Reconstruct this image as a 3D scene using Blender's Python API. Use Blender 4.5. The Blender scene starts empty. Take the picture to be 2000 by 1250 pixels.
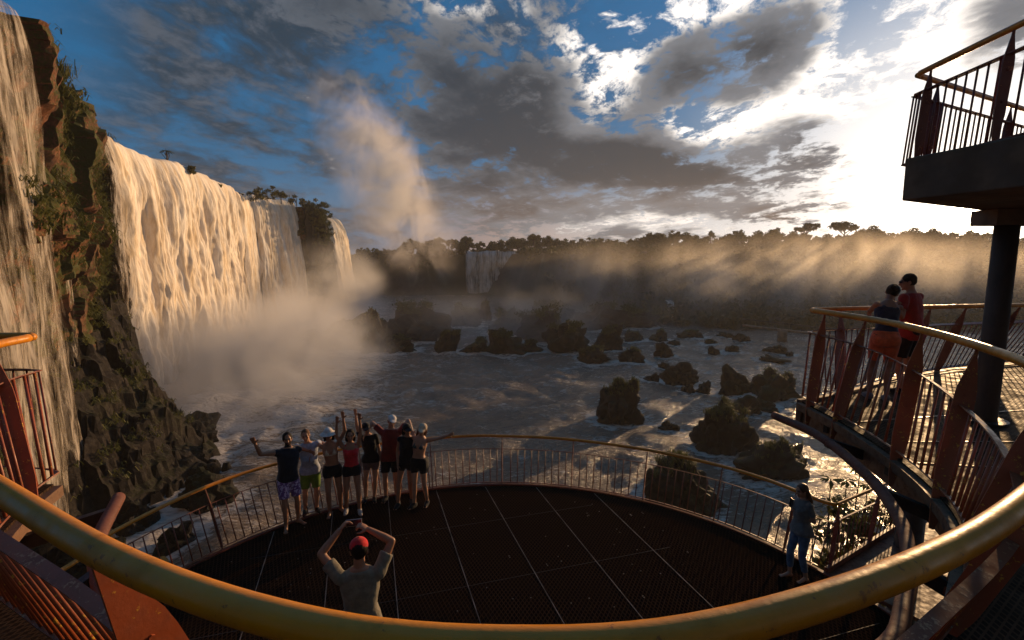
import bpy, bmesh, math, random
from mathutils import Vector, Matrix, noise as mnoise, Quaternion
R = math.radians
random.seed(7)
scene = bpy.context.scene
col = scene.collection
# ------------------------------------------------------------------ camera
FOC, PIT, CZ = 1000.0, R(7.125), 13.5
def ray(px, py):
    a = (px - 1000) / FOC; b = (625 - py) / FOC
    return a, math.cos(PIT) + b * math.sin(PIT), b * math.cos(PIT) - math.sin(PIT)
def P(px, py, z):
    a, fw, up = ray(px, py); t = (z - CZ) / up
    return Vector((a * t, fw * t, z))
def PD(px, py, depth):
    a, fw, up = ray(px, py); t = depth / fw
    return Vector((a * t, depth, CZ + up * t))
def AE(px, py):
    v = Vector(ray(px, py)).normalized()
    return math.atan2(v.x, v.y), math.asin(v.z)
cam = bpy.data.cameras.new('camera'); camo = bpy.data.objects.new('camera', cam); col.objects.link(camo)
camo.location = (0, 0, CZ); camo.rotation_euler = (R(90) - PIT, 0, 0)
cam.sensor_width = 36; cam.lens = 18.0; cam.clip_start = 0.05; cam.clip_end = 5000
scene.camera = camo
# ------------------------------------------------------------------ helpers
def tag(o, label=None, cat=None, group=None, kind=None):
    if label: o['label'] = label
    if cat: o['category'] = cat
    if group: o['group'] = group
    if kind: o['kind'] = kind
    return o
def empty(name, loc=(0, 0, 0), rz=0):
    o = bpy.data.objects.new(name, None); col.objects.link(o)
    o.location = loc; o.rotation_euler = (0, 0, rz); o.empty_display_size = .2
    return o
class MB:
    def __init__(s): s.v = []; s.f = []; s.mi = []
    def add(s, vs, fs, m=0):
        n = len(s.v); s.v += [tuple(v) for v in vs]
        s.f += [tuple(i + n for i in f) for f in fs]; s.mi += [m] * len(fs)
    def box(s, c, sx, sy, sz, rot=None, m=0):
        vs = []
        for x in (-.5, .5):
            for y in (-.5, .5):
                for z in (-.5, .5):
                    v = Vector((x * sx, y * sy, z * sz))
                    if rot is not None: v = rot @ v
                    vs.append(v + Vector(c))
        s.add(vs, [(0, 1, 3, 2), (4, 6, 7, 5), (0, 4, 5, 1), (2, 3, 7, 6), (0, 2, 6, 4), (1, 5, 7, 3)], m)
    def tube(s, pts, rad, n=8, cap=True, m=0):
        pts = [Vector(p) for p in pts]
        if not isinstance(rad, (list, tuple)): rad = [rad] * len(pts)
        vs = []; prev = None
        for i, p in enumerate(pts):
            t = (pts[min(i + 1, len(pts) - 1)] - pts[max(i - 1, 0)]).normalized()
            ref = prev if prev is not None else (Vector((0, 0, 1)) if abs(t.z) < .9 else Vector((1, 0, 0)))
            a = (ref - t * ref.dot(t)).normalized(); b = t.cross(a); prev = a
            for k in range(n):
                w = 2 * math.pi * k / n
                vs.append(p + a * (math.cos(w) * rad[i]) + b * (math.sin(w) * rad[i]))
        fs = []
        for i in range(len(pts) - 1):
            for k in range(n):
                fs.append((i * n + k, i * n + (k + 1) % n, (i + 1) * n + (k + 1) % n, (i + 1) * n + k))
        if cap:
            fs.append(tuple(range(n - 1, -1, -1))); fs.append(tuple((len(pts) - 1) * n + k for k in range(n)))
        s.add(vs, fs, m)
    def sweep(s, pts, prof, ups=None, m=0):
        """closed 2-D profile (side, up) carried along pts"""
        pts = [Vector(p) for p in pts]; n = len(prof); vs = []
        for i, p in enumerate(pts):
            t = (pts[min(i + 1, len(pts) - 1)] - pts[max(i - 1, 0)]).normalized()
            u = Vector(ups[i]).normalized() if ups else Vector((0, 0, 1))
            sd = t.cross(u).normalized(); u = sd.cross(t).normalized()
            for (x, y) in prof: vs.append(p + sd * x + u * y)
        fs = []
        for i in range(len(pts) - 1):
            for k in range(n):
                fs.append((i * n + k, i * n + (k + 1) % n, (i + 1) * n + (k + 1) % n, (i + 1) * n + k))
        fs.append(tuple(range(n - 1, -1, -1))); fs.append(tuple((len(pts) - 1) * n + k for k in range(n)))
        s.add(vs, fs, m)
    def prism(s, poly, th, m=0):
        """closed slab from a 3-D polygon and a thickness vector"""
        poly = [Vector(p) for p in poly]; n = len(poly); th = Vector(th)
        s.add(poly + [p + th for p in poly],
              [tuple(range(n - 1, -1, -1)), tuple(range(n, 2 * n))] + [(i, (i + 1) % n, n + (i + 1) % n, n + i) for i in range(n)], m)
    def quad(s, c, a, b, m=0):
        c = Vector(c)
        s.add([c - a - b, c + a - b, c + a + b, c - a + b], [(0, 1, 2, 3)], m)
    def build(s, name, mats, parent=None, smooth=False, recalc=False):
        me = bpy.data.meshes.new(name); me.from_pydata(s.v, [], s.f)
        if not isinstance(mats, (list, tuple)): mats = [mats]
        for m in mats: me.materials.append(m)
        if len(mats) > 1: me.polygons.foreach_set('material_index', s.mi)
        if smooth: me.polygons.foreach_set('use_smooth', [True] * len(me.polygons))
        if recalc:
            bm = bmesh.new(); bm.from_mesh(me); bmesh.ops.recalc_face_normals(bm, faces=bm.faces[:]); bm.to_mesh(me); bm.free()
        me.update()
        o = bpy.data.objects.new(name, me); col.objects.link(o)
        if parent: o.parent = parent
        return o
def copy_tree(o, parent=None):
    c = o.copy(); col.objects.link(c)
    if parent: c.parent = parent
    for ch in list(o.children): copy_tree(ch, c)
    return c
def cat_eval(ctrl, t):
    n = len(ctrl); i = max(0, min(n - 2, int(math.floor(t)))); u = t - i
    p1, p2 = ctrl[i], ctrl[i + 1]
    p0 = ctrl[i - 1] if i > 0 else p1 * 2 - p2
    p3 = ctrl[i + 2] if i + 2 < n else p2 * 2 - p1
    return .5 * ((2 * p1) + (p2 - p0) * u + (2 * p0 - 5 * p1 + 4 * p2 - p3) * u * u + (3 * p1 - p0 - 3 * p2 + p3) * u ** 3)
class Curve:
    def __init__(s, ctrl, per=40):
        s.c = [Vector(p) for p in ctrl]; n = (len(ctrl) - 1) * per
        s.t = [i / per for i in range(n + 1)]; s.p = [cat_eval(s.c, t) for t in s.t]
        s.s = [0]
        for i in range(n): s.s.append(s.s[-1] + (s.p[i + 1] - s.p[i]).length)
        s.L = s.s[-1]
    def tt(s, d):
        d = max(0, min(s.L, d)); lo, hi = 0, len(s.s) - 1
        while hi - lo > 1:
            m = (lo + hi) // 2
            if s.s[m] <= d: lo = m
            else: hi = m
        k = (d - s.s[lo]) / max(1e-9, s.s[hi] - s.s[lo])
        return s.t[lo] + (s.t[hi] - s.t[lo]) * k
    def at(s, d): return cat_eval(s.c, s.tt(d))
    def pts(s, step): n = max(2, int(s.L / step)); return [s.at(s.L * i / n) for i in range(n + 1)]
def fbm(v, oct=4, H=.9): return mnoise.fractal(Vector(v), H, 2.0, oct)
# ------------------------------------------------------------------ materials
class NT:
    """tiny expression helper over a node tree"""
    def __init__(s, tree): s.t = tree; s.n = tree.nodes; s.l = tree.links
    def node(s, typ, ins=None, **kw):
        nd = s.n.new(typ)
        for k, v in kw.items(): setattr(nd, k, v)
        for k, v in (ins or {}).items(): s.set(nd.inputs[k], v)
        return nd
    def set(s, sock, v):
        if isinstance(v, bpy.types.NodeSocket): s.l.new(v, sock)
        else: sock.default_value = v
    def m(s, op, a, b=None, c=None, clamp=False):
        nd = s.n.new('ShaderNodeMath'); nd.operation = op; nd.use_clamp = clamp
        s.set(nd.inputs[0], a)
        if b is not None: s.set(nd.inputs[1], b)
        if c is not None: s.set(nd.inputs[2], c)
        return nd.outputs[0]
    def vm(s, op, a, b=None):
        nd = s.n.new('ShaderNodeVectorMath'); nd.operation = op; s.set(nd.inputs[0], a)
        if b is not None: s.set(nd.inputs[1], b)
        return nd.outputs['Value'] if op in ('DOT_PRODUCT', 'LENGTH', 'DISTANCE') else nd.outputs[0]
    def ss(s, x, lo, hi, a=0.0, b=1.0):
        nd = s.n.new('ShaderNodeMapRange'); nd.interpolation_type = 'SMOOTHSTEP'
        s.set(nd.inputs['Value'], x)
        for k, v in zip(('From Min', 'From Max', 'To Min', 'To Max'), (lo, hi, a, b)): s.set(nd.inputs[k], v)
        return nd.outputs[0]
    def mix(s, f, a, b, blend='MIX'):
        nd = s.n.new('ShaderNodeMix'); nd.data_type = 'RGBA'; nd.blend_type = blend
        s.set(nd.inputs[0], f); s.set(nd.inputs[6], c4(a)); s.set(nd.inputs[7], c4(b))
        return nd.outputs[2]
    def noise(s, vec, scale, detail=4, rough=.55, dist=0, out='Fac'):
        nd = s.n.new('ShaderNodeTexNoise')
        if vec is not None: s.set(nd.inputs['Vector'], vec)
        nd.inputs['Scale'].default_value = scale; nd.inputs['Detail'].default_value = detail
        nd.inputs['Roughness'].default_value = rough; nd.inputs['Distortion'].default_value = dist
        return nd.outputs[out]
    def mapping(s, vec, scale=(1, 1, 1), loc=(0, 0, 0), rot=(0, 0, 0)):
        nd = s.n.new('ShaderNodeMapping'); s.set(nd.inputs['Vector'], vec)
        nd.inputs['Scale'].default_value = scale; nd.inputs['Location'].default_value = loc; nd.inputs['Rotation'].default_value = rot
        return nd.outputs[0]
    def bump(s, h, strength=.3, dist=.02):
        nd = s.n.new('ShaderNodeBump'); s.set(nd.inputs['Height'], h)
        nd.inputs['Strength'].default_value = strength; nd.inputs['Distance'].default_value = dist
        return nd.outputs[0]
def c4(v):
    if isinstance(v, tuple) and len(v) == 3: return (*v, 1)
    return v
MATS = {}
def newmat(name):
    m = bpy.data.materials.new(name); m.use_nodes = True
    t = NT(m.node_tree); bs = m.node_tree.nodes['Principled BSDF']
    return m, t, bs
def coords(t, which='Object'):
    if which == 'Position': return t.node('ShaderNodeNewGeometry').outputs['Position']
    return t.node('ShaderNodeTexCoord').outputs[which]
def simple(name, c1, c2=None, scale=8, rough=.6, metal=0, bump=.0, bdist=.01, spec=.5, stretch=(1, 1, 1), which='Object', lo=.35, hi=.65, sheen=0):
    """two-tone noisy surface"""
    if name in MATS: return MATS[name]
    m, t, bs = newmat(name)
    v = t.mapping(coords(t, which), stretch)
    n = t.noise(v, scale, 6, .6)
    cc = t.mix(t.ss(n, lo, hi), c1, c2 or tuple(x * .6 for x in c1))
    t.set(bs.inputs['Base Color'], cc)
    t.set(bs.inputs['Roughness'], t.ss(t.noise(v, scale * 2.3, 3), .3, .7, max(0, rough - .12), min(1, rough + .12)))
    bs.inputs['Metallic'].default_value = metal
    bs.inputs['Specular IOR Level'].default_value = spec
    if bump: t.set(bs.inputs['Normal'], t.bump(t.noise(v, scale * 3, 5), bump, bdist))
    if sheen: bs.inputs['Sheen Weight'].default_value = sheen
    MATS[name] = m; return m
def paint(name, base, wear, rough=.4, wear_amt=.62, bump=.15, metal=0):
    """old brushed paint: chips to a second colour, grime, small drips"""
    if name in MATS: return MATS[name]
    m, t, bs = newmat(name)
    v = coords(t, 'Position')
    big = t.noise(v, 2.2, 5, .6); fine = t.noise(v, 38, 5, .65); mid = t.noise(v, 11, 4)
    c = t.mix(t.ss(big, .35, .7), base, tuple(x * .72 for x in base))
    c = t.mix(t.ss(mid, .5, .75, 0, .5), c, tuple(x * .55 for x in base))
    chips = t.ss(t.m('MULTIPLY', fine, t.m('ADD', mid, .45)), wear_amt - .02, wear_amt + .03)
    c = t.mix(chips, c, wear)
    t.set(bs.inputs['Base Color'], c)
    t.set(bs.inputs['Roughness'], t.ss(mid, .3, .75, rough - .1, rough + .2))
    bs.inputs['Metallic'].default_value = metal
    t.set(bs.inputs['Normal'], t.bump(t.m('ADD', fine, t.m('MULTIPLY', mid, 1.5)), bump, .004))
    MATS[name] = m; return m
M_YEL = paint('yellow_paint', (.72, .25, .003), (.34, .10, .006), .38, .655, .3)
M_RED = paint('red_oxide_paint', (.17, .034, .014), (.34, .10, .03), .5, .60, .2)
M_PLATE = paint('rust_plate_paint', (.36, .075, .020), (.62, .30, .03), .5, .615, .25)
M_BAR = paint('worn_bar_paint', (.25, .075, .035), (.40, .2, .1), .38, .58, .2)
M_PIPE = paint('rusted_pipe', (.16, .045, .022), (.26, .09, .045), .72, .60, .5)
M_BEAM = paint('weathered_beam', (.20, .095, .045), (.10, .04, .02), .6, .56, .6)
M_CONC = simple('dark_concrete', (.24, .145, .08), (.12, .075, .042), 1.6, .85, bump=.4, which='Position')
M_STEEL = paint('dark_steel', (.035, .028, .024), (.10, .05, .03), .5, .62, .3)
ZU, ZL = CZ - 2.1, CZ - 4.8          # walking surfaces of the gallery and of the platform
ZR = ZU + 1.25                        # top of the gallery handrail
# ------------------------------------------------------------------ people
def skin_mat(name, c, lip, dark):
    m = simple(name, c, tuple(x * .82 for x in c), 9, .55, spec=.35); return [m, simple(name + '_lip', lip, lip, 9, .5), simple('eye_dark', dark, dark, 9, .35)]
def cloth(name, c, c2=None, sc=14, lo=.35, hi=.65): return simple('cloth_' + name, c, c2 or tuple(x * .7 for x in c), sc, .9, bump=.35, bdist=.01, spec=.15, lo=lo, hi=hi, sheen=.2)
SK1 = skin_mat('skin_tan', (.36, .17, .095), (.25, .08, .06), (.01, .008, .006))
SK2 = skin_mat('skin_light', (.47, .25, .155), (.32, .11, .09), (.01, .008, .006))
HAIR_D = simple('dark_hair', (.016, .009, .006), (.007, .005, .004), 40, .7, bump=.5, stretch=(1, 1, .2), spec=.12)
HAIR_B = simple('brown_hair', (.13, .055, .022), (.06, .025, .012), 40, .45, bump=.5, stretch=(1, 1, .15))
HAIR_S = simple('sandy_hair', (.17, .08, .04), (.09, .045, .025), 40, .7, bump=.5, spec=.15)
def ball(mb, c, r, n=10, rot=None):
    if not isinstance(r, (tuple, list)): r = (r, r, r)
    vs, fs = [], []; c = Vector(c); h = n // 2 + 1
    for i in range(1, h):
        th = math.pi * i / h
        for k in range(n):
            w = 2 * math.pi * k / n; v = Vector((r[0] * math.sin(th) * math.cos(w), r[1] * math.sin(th) * math.sin(w), r[2] * math.cos(th)))
            vs.append(c + (rot @ v if rot is not None else v))
    top, bot = Vector((0, 0, r[2])), Vector((0, 0, -r[2]))
    vs += [c + (rot @ top if rot is not None else top), c + (rot @ bot if rot is not None else bot)]
    a, b = len(vs) - 2, len(vs) - 1
    for i in range(h - 2):
        for k in range(n): fs.append((i * n + k, i * n + (k + 1) % n, (i + 1) * n + (k + 1) % n, (i + 1) * n + k)[::-1])
    for k in range(n):
        fs.append((a, k, (k + 1) % n)); fs.append((b, (h - 2) * n + (k + 1) % n, (h - 2) * n + k))
    mb.add(vs, fs)
def limb(mb, pts, rad, n=12):
    mb.tube(pts, rad, n)
    for p, r in zip(pts, rad): ball(mb, p, r * .995, 10)
def loft(mb, rings):
    """rings of points, closed top and bottom"""
    n = len(rings[0]); vs = [v for r in rings for v in r]; fs = []
    for i in range(len(rings) - 1):
        for k in range(n): fs.append((i * n + k, i * n + (k + 1) % n, (i + 1) * n + (k + 1) % n, (i + 1) * n + k))
    fs.append(tuple(range(n - 1, -1, -1))); fs.append(tuple((len(rings) - 1) * n + k for k in range(n)))
    mb.add(vs, fs)
dg = None
def remeshed(mb, name, mats, parent, vox, smooth=3, colourer=None, wrinkle=0):
    me = bpy.data.meshes.new('tmp'); me.from_pydata(mb.v, [], mb.f); me.update()
    o = bpy.data.objects.new(name, me); col.objects.link(o)
    r = o.modifiers.new('r', 'REMESH'); r.mode = 'VOXEL'; r.voxel_size = vox; r.use_smooth_shade = True
    if smooth: q = o.modifiers.new('s', 'SMOOTH'); q.factor = .5; q.iterations = smooth
    bpy.context.view_layer.update()
    ev = o.evaluated_get(bpy.context.evaluated_depsgraph_get()); nm = bpy.data.meshes.new_from_object(ev)
    nm.name = name; o.modifiers.clear(); o.data = nm; bpy.data.meshes.remove(me)
    if wrinkle:
        for v in nm.vertices:
            c = v.co; v.co = c + v.normal * (mnoise.noise(Vector((c.x * 9, c.y * 9, c.z * 14))) * wrinkle + mnoise.noise(Vector((c.x * 22, c.y * 22, c.z * 22))) * wrinkle * .5)
    nm.materials.clear()
    for m in (mats if isinstance(mats, list) else [mats]): nm.materials.append(m)
    if colourer:
        for p in nm.polygons: p.material_index = colourer(p.center)
    nm.polygons.foreach_set('use_smooth', [True] * len(nm.polygons)); nm.update()
    o.parent = parent; return o
def ik(S, H, l1, l2, hint):
    d = H - S; L = max(.08, min(d.length, (l1 + l2) * .995)); dn_ = d.normalized(); H2 = S + dn_ * L
    a = (l1 * l1 - l2 * l2 + L * L) / (2 * L); h = math.sqrt(max(0, l1 * l1 - a * a))
    hv = (hint - dn_ * hint.dot(dn_)).normalized()
    return S + dn_ * a + hv * h, H2
def person(label, loc, face, height, sex='m', lean=0, roll=0, twist=0, head=(0, 0, 0), armR=None, armL=None, feetR=None, feetL=None, skin=SK1,
           top=None, bottom=None, hair=None, hat=None, shoes=None, world_hands=False, curlR=.25, curlL=.25, glasses=False, kneeR=None, kneeL=None, belly=0, group=None, spread=1, back_extra=None, beard=False, hip=0, vox=.0095, elbR=None, elbL=None, palmR=None, palmL=None):
    s = height / 1.75; root = empty('person', tuple(loc), math.atan2(-face[0], face[1])); tag(root, label, 'person', group)
    inv = Matrix.Rotation(-root.rotation_euler[2], 3, 'Z'); f_ = sex == 'f'
    def TW(v): return (inv @ (Vector(v) - Vector(loc))) / s          # a place in the scene into the figure's frame
    k = .86 if f_ else 1.0
    piv = Vector((hip, 0, .95))
    def rotm(w): return Matrix.Rotation(-lean * w, 3, 'X') @ Matrix.Rotation(roll * w, 3, 'Y') @ Matrix.Rotation(twist * w, 3, 'Z')
    def B(p):
        p = Vector(p); w = max(0, min(1, (p.z - .9) / .35)); w = w * w * (3 - 2 * w)
        return piv + rotm(w) @ (p + Vector((hip, 0, 0)) - piv)
    full = rotm(1)
    RG = [(.80, .105, .085, 0), (.86, .158, .108, -.012), (.93, .168 * (1.04 if f_ else 1), .116, -.012), (1.0, .150, .103, 0), (1.08, .135 if not f_ else .118, .098 + belly * .8, .004 + belly * .5), (1.16, .142 if not f_ else .122, .104 + belly, .006 + belly * .6),
          (1.25, .160 if not f_ else .138, .112 + belly * .4, .010), (1.33, .172 if not f_ else .148, .112, .012), (1.40, .165 if not f_ else .142, .092, .004), (1.45, .115 if not f_ else .10, .072, -.004), (1.49, .062, .058, -.008)]
    def ring(z, hw, hd, yo, n=20):
        out = []
        for q in range(n):
            w = 2 * math.pi * q / n; c, sn = math.cos(w), math.sin(w)
            out.append(B((hw * math.copysign(abs(c) ** .82, c), yo + hd * math.copysign(abs(sn) ** .82, sn), z)))
        return out
    def ringat(z, pad, flare=0):
        for i in range(len(RG) - 1):
            a, b = RG[i], RG[i + 1]
            if a[0] <= z <= b[0]:
                u = (z - a[0]) / (b[0] - a[0]); hw, hd, yo = (a[j] + (b[j] - a[j]) * u for j in (1, 2, 3))
                return ring(z, hw + pad + flare, hd + pad + flare, yo)
    mb = MB(); loft(mb, [ring(*r) for r in RG])
    if f_:
        for sx in (-1, 1): ball(mb, B((sx * .07, .095, 1.29)), (.058, .05, .055), 12)
    for sx in (-1, 1): ball(mb, B((sx * .078, -.065, .90)), (.088, .075, .09), 12)
    # neck and head
    nb = B((0, -.008, 1.46)); hr = full @ Matrix.Rotation(head[0], 3, 'Z') @ Matrix.Rotation(-head[1], 3, 'X') @ Matrix.Rotation(head[2], 3, 'Y')
    hc = B((0, .0, 1.525)) + hr @ Vector((0, .022, .105))
    limb(mb, [nb, hc + hr @ Vector((0, -.02, -.07))], [.056 * k, .052 * k])
    ball(mb, hc + hr @ Vector((0, -.008, .02)), (.074, .092, .100), 16, hr); ball(mb, hc + hr @ Vector((0, .022, -.052)), (.056, .064, .062), 14, hr)
    ball(mb, hc + hr @ Vector((0, .070, -.098)), (.022, .018, .018), 8, hr)
    limb(mb, [hc + hr @ Vector((0, .083, .012)), hc + hr @ Vector((0, .104, -.026))], [.010, .0155], 8)
    ball(mb, hc + hr @ Vector((0, .078, .028)), (.056, .016, .012), 10, hr)
    for sx in (-1, 1):
        ball(mb, hc + hr @ Vector((sx * .076, -.006, -.008)), (.010, .020, .032), 8, hr); ball(mb, hc + hr @ Vector((sx * .040, .062, -.018)), (.022, .022, .02), 8, hr)
    ball(mb, hc + hr @ Vector((0, .083, -.060)), (.024, .012, .011), 8, hr)
    # arms with hands
    sw = .178 if not f_ else .150; joints = {}
    for side, tgt, curl, hint, palm in ((1, armR, curlR, elbR, palmR), (-1, armL, curlL, elbL, palmL)):
        S = B((side * sw, -.005, 1.405)); tgt = tgt if tgt is not None else (side * .25, .04, .86)
        H = TW(tgt) if world_hands else Vector(tgt)
        hint = Vector(hint) if hint is not None else (Vector((side * .4, -.8, -.3)) if H.z < S.z + .1 else Vector((side * 1.0, .1, -.3)))
        E, H = ik(S, H, .29, .255, hint); joints[side] = (S, E, H)
        limb(mb, [S, S.lerp(E, .45), E], [.053 * k, .046 * k, .038 * k]); limb(mb, [E, E.lerp(H, .3), H], [.038 * k, .040 * k, .0265 * k])
        d = (H - E).normalized(); pn = Vector(palm) if palm is not None else Vector((0, 1, 0)) if H.z > S.z else Vector((-side, .2, 0))
        pn = (pn - d * pn.dot(d)).normalized(); x = d.cross(pn).normalized()
        R3 = Matrix((x, pn, d)).transposed(); pc = H + d * .05
        ball(mb, pc, (.040 * k, .016, .052), 12, R3)
        for q, (ox, L) in enumerate(((-.029, .066), (-.010, .078), (.010, .074), (.028, .058))):
            b0 = pc + R3 @ Vector((ox * k, 0, .036)); ang_ = curl + q * .05
            sp_ = R3 @ Vector((ox * 6 * spread * (.35 if curl > .6 else .55), math.sin(ang_), math.cos(ang_))); sp_.normalize()
            b1 = b0 + sp_ * L * .52; a2 = ang_ * 2.1
            b2 = b1 + (R3 @ Vector((ox * 5 * spread * .4, math.sin(a2), math.cos(a2)))).normalized() * L * .5
            limb(mb, [b0, b1, b2], [.0105, .0095, .0082], 8)
        tx = -side * (1 if x.dot(Vector((side, 0, 0))) > 0 else -1)
        t0 = pc + R3 @ Vector((tx * .030 * k, .004, -.022)); t1 = t0 + (R3 @ Vector((tx * .75, .35, .6))).normalized() * .042; t2 = t1 + (R3 @ Vector((tx * .35, .4, .85))).normalized() * .032
        limb(mb, [t0, t1, t2], [.0135, .0115, .009], 8)
    # legs
    legs = {}
    for side, ft, kh in ((1, feetR, kneeR), (-1, feetL, kneeL)):
        fx, fy, fz, fa = (ft + (0, 0))[:4] if ft is not None else (side * .11, 0, 0, -side * .25)
        Hh = B((side * .088, -.005, .90)); A = Vector((fx, fy, fz + .075)); K, A = ik(Hh, A, .425, .415, Vector(kh) if kh is not None else Vector((side * .12, 1, 0)))
        legs[side] = (Hh, K, A, fa)
        limb(mb, [Hh, Hh.lerp(K, .4), K], [.084, .072, .050], 14); limb(mb, [K, K.lerp(A, .32), K.lerp(A, .7), A], [.049, .053, .040, .033], 14)
        ball(mb, K.lerp(A, .3) + Vector((0, -.014, 0)), (.046, .05, .10), 10)
        fr = Matrix.Rotation(fa, 3, 'Z'); ball(mb, A + fr @ Vector((0, -.02, -.045)), (.032, .040, .030), 10, fr)
        limb(mb, [A + Vector((0, 0, -.01)), A + fr @ Vector((0, .075, -.045)), A + fr @ Vector((0, .145, -.056))], [.034, .031, .020], 10)
        for q in (-1, 0, 1): ball(mb, A + fr @ Vector((q * .022, .150, -.060)), (.016, .036, .013), 8, fr)
    mb.v = [tuple(Vector(v) * s) for v in mb.v]
    hi_ = hr.transposed()
    def face_c(c):
        q = hi_ @ (Vector(c) / s - hc)
        if beard and -.14 < q.z < -.040 and q.y > -.005 and abs(q.x) < .09 and q.y < .13 and not (abs(q.z + .060) < .009 and abs(q.x) < .024 and q.y > .05): return 2
        if q.y > .05:
            if abs(q.z + .060) < .0085 and abs(q.x) < .026: return 1
            if abs(q.z - .010) < .009 and .014 < abs(q.x) < .046 and q.y < .088: return 2
            if abs(q.z - .032) < .006 and .014 < abs(q.x) < .050: return 2
        return 0
    body = remeshed(mb, 'body', skin, root, vox, 2, face_c)
    def piece(nm, fill, mat, vx=.012, sm=3, wr=0):
        m2 = MB(); fill(m2); m2.v = [tuple(Vector(v) * s) for v in m2.v]; return remeshed(m2, nm, mat, root, vx, sm, None, wr)
    if top:
        kind, mat = top[0], top[1]
        def f(m2):
            if kind in ('tee', 'sleeveless'):
                z0 = top[2] if len(top) > 2 else .86
                zs_ = [z0, z0 + .06, 1.0, 1.08, 1.16, 1.25, 1.33, 1.40, 1.45, 1.47]
                loft(m2, [ringat(z, .020 if z < 1.3 else .014, max(0, .03 * (1.05 - z) / .2) if kind == 'tee' else .004) for z in zs_])
                if f_:
                    for sx in (-1, 1): ball(m2, B((sx * .07, .10, 1.29)), (.066, .06, .062), 10)
                for sx in (1, -1):
                    S, E, H = joints[sx]; fr_ = .62 if kind == 'tee' else .10
                    limb(m2, [S + (S - E) * .02, S.lerp(E, fr_ * .5)], [.068 * k, .066 * k]); m2.tube([S.lerp(E, fr_ * .45), S.lerp(E, fr_)], [.064 * k, .068 * k], 14)
            elif kind == 'tank':
                loft(m2, [ringat(z, .012) for z in (.93, 1.0, 1.08, 1.16, 1.25, 1.33, 1.365)])
                for sx in (-1, 1):
                    ball(m2, B((sx * .07, .098, 1.29)), (.064, .057, .06), 10)
                    limb(m2, [B((sx * .085, .10, 1.34)), B((sx * .092, .035, 1.452)), B((sx * .085, -.09, 1.36))], [.020, .018, .020], 8)
            elif kind == 'bikini':
                loft(m2, [ringat(z, .006) for z in (1.235, 1.255)])
                for sx in (-1, 1):
                    ball(m2, B((sx * .07, .105, 1.285)), (.052, .046, .050), 10); limb(m2, [B((sx * .07, .13, 1.32)), B((sx * .06, .03, 1.47))], [.010, .009], 6)
        piece('shirt' if kind != 'bikini' else 'bikini_top', f, mat, wr=.007 if kind != 'bikini' else 0)
    if bottom:
        kind, mat, fr_ = bottom
        def f(m2):
            loft(m2, [ringat(z, .014) for z in (.81, .86, .93, 1.0, 1.03)])
            for sx in (-1, 1): ball(m2, B((sx * .078, -.065, .90)), (.100, .089, .098), 12)
            for sx in (1, -1):
                Hh, K, A, fa = legs[sx]
                if fr_ <= 1: limb(m2, [Hh, Hh.lerp(K, fr_ * .6)], [.104, .096], 14); m2.tube([Hh.lerp(K, fr_ * .5), Hh.lerp(K, fr_)], [.095, .088 if kind == 'loose' else .070], 16)
                else:
                    limb(m2, [Hh, Hh.lerp(K, .45), K], [.098, .084, .062], 14); g = fr_ - 1; limb(m2, [K, K.lerp(A, g * .4)], [.062, .062], 14); m2.tube([K.lerp(A, g * .35), K.lerp(A, g)], [.061, .052], 14)
        piece('trousers' if fr_ > 1 else 'shorts', f, mat, wr=.004)
    if hair:
        mat, kind = hair
        def f(m2):
            ball(m2, hc + hr @ Vector((0, -.020, .030)), (.085, .095, .101), 16, hr)
            if kind in ('bob', 'long'):
                L = .16 if kind == 'bob' else .34
                for sx in (-1, -.5, 0, .5, 1):
                    b0 = hc + hr @ Vector((sx * .066, -.055 - .02 * (1 - abs(sx)), -.01)); e0 = b0 + hr @ Vector((sx * .018, -.035, -L * (.85 + .15 * (1 - abs(sx)))))
                    limb(m2, [b0, b0.lerp(e0, .5) + hr @ Vector((0, -.012, 0)), e0], [.034, .034, .014], 10)
            if kind == 'bun': ball(m2, hc + hr @ Vector((0, -.125, .035)), .042, 10)
            if kind == 'tail': limb(m2, [hc + hr @ Vector((0, -.10, .0)), hc + hr @ Vector((0, -.13, -.10)), hc + hr @ Vector((0, -.11, -.2))], [.028, .026, .01], 8)
        piece('hair', f, mat, .0105, 2, .006)
    if hat:
        kind, mat = hat
        def f(m2):
            if kind == 'cap':
                ball(m2, hc + hr @ Vector((0, -.006, .052)), (.089, .103, .080), 18, hr)
                ball(m2, hc + hr @ Vector((0, .118, .046)), (.070, .085, .010), 16, hr @ Matrix.Rotation(-.20, 3, 'X')); ball(m2, hc + hr @ Vector((0, -.006, .133)), .010, 8)
            elif kind == 'visor': ball(m2, hc + hr @ Vector((0, .095, .052)), (.078, .085, .010), 16, hr @ Matrix.Rotation(-.15, 3, 'X')); loft(m2, [[hc + hr @ Vector((.087 * math.cos(q * .314), -.006 + .101 * math.sin(q * .314), z)) for q in range(20)] for z in (.035, .07)])
            else:
                ball(m2, hc + hr @ Vector((0, -.006, .058)), (.090, .104, .084), 18, hr)
                loft(m2, [[hc + hr @ Vector((r * math.cos(q * .2618), -.006 + r * 1.06 * math.sin(q * .2618), z)) for q in range(24)] for r, z in ((.165, .012), (.168, .020), (.098, .062), (.09, .05))])
        piece('hat', f, mat, .0085, 2)
    if glasses:
        def f(m2):
            for sx in (-1, 1): ball(m2, hc + hr @ Vector((sx * .033, .092, .010)), (.028, .010, .021), 10, hr); limb(m2, [hc + hr @ Vector((sx * .058, .085, .014)), hc + hr @ Vector((sx * .080, .0, .012))], [.006, .006], 6)
        piece('sunglasses', f, simple('black_lens', (.01, .01, .01), (.015, .012, .01), 5, .15), .006, 1)
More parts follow.
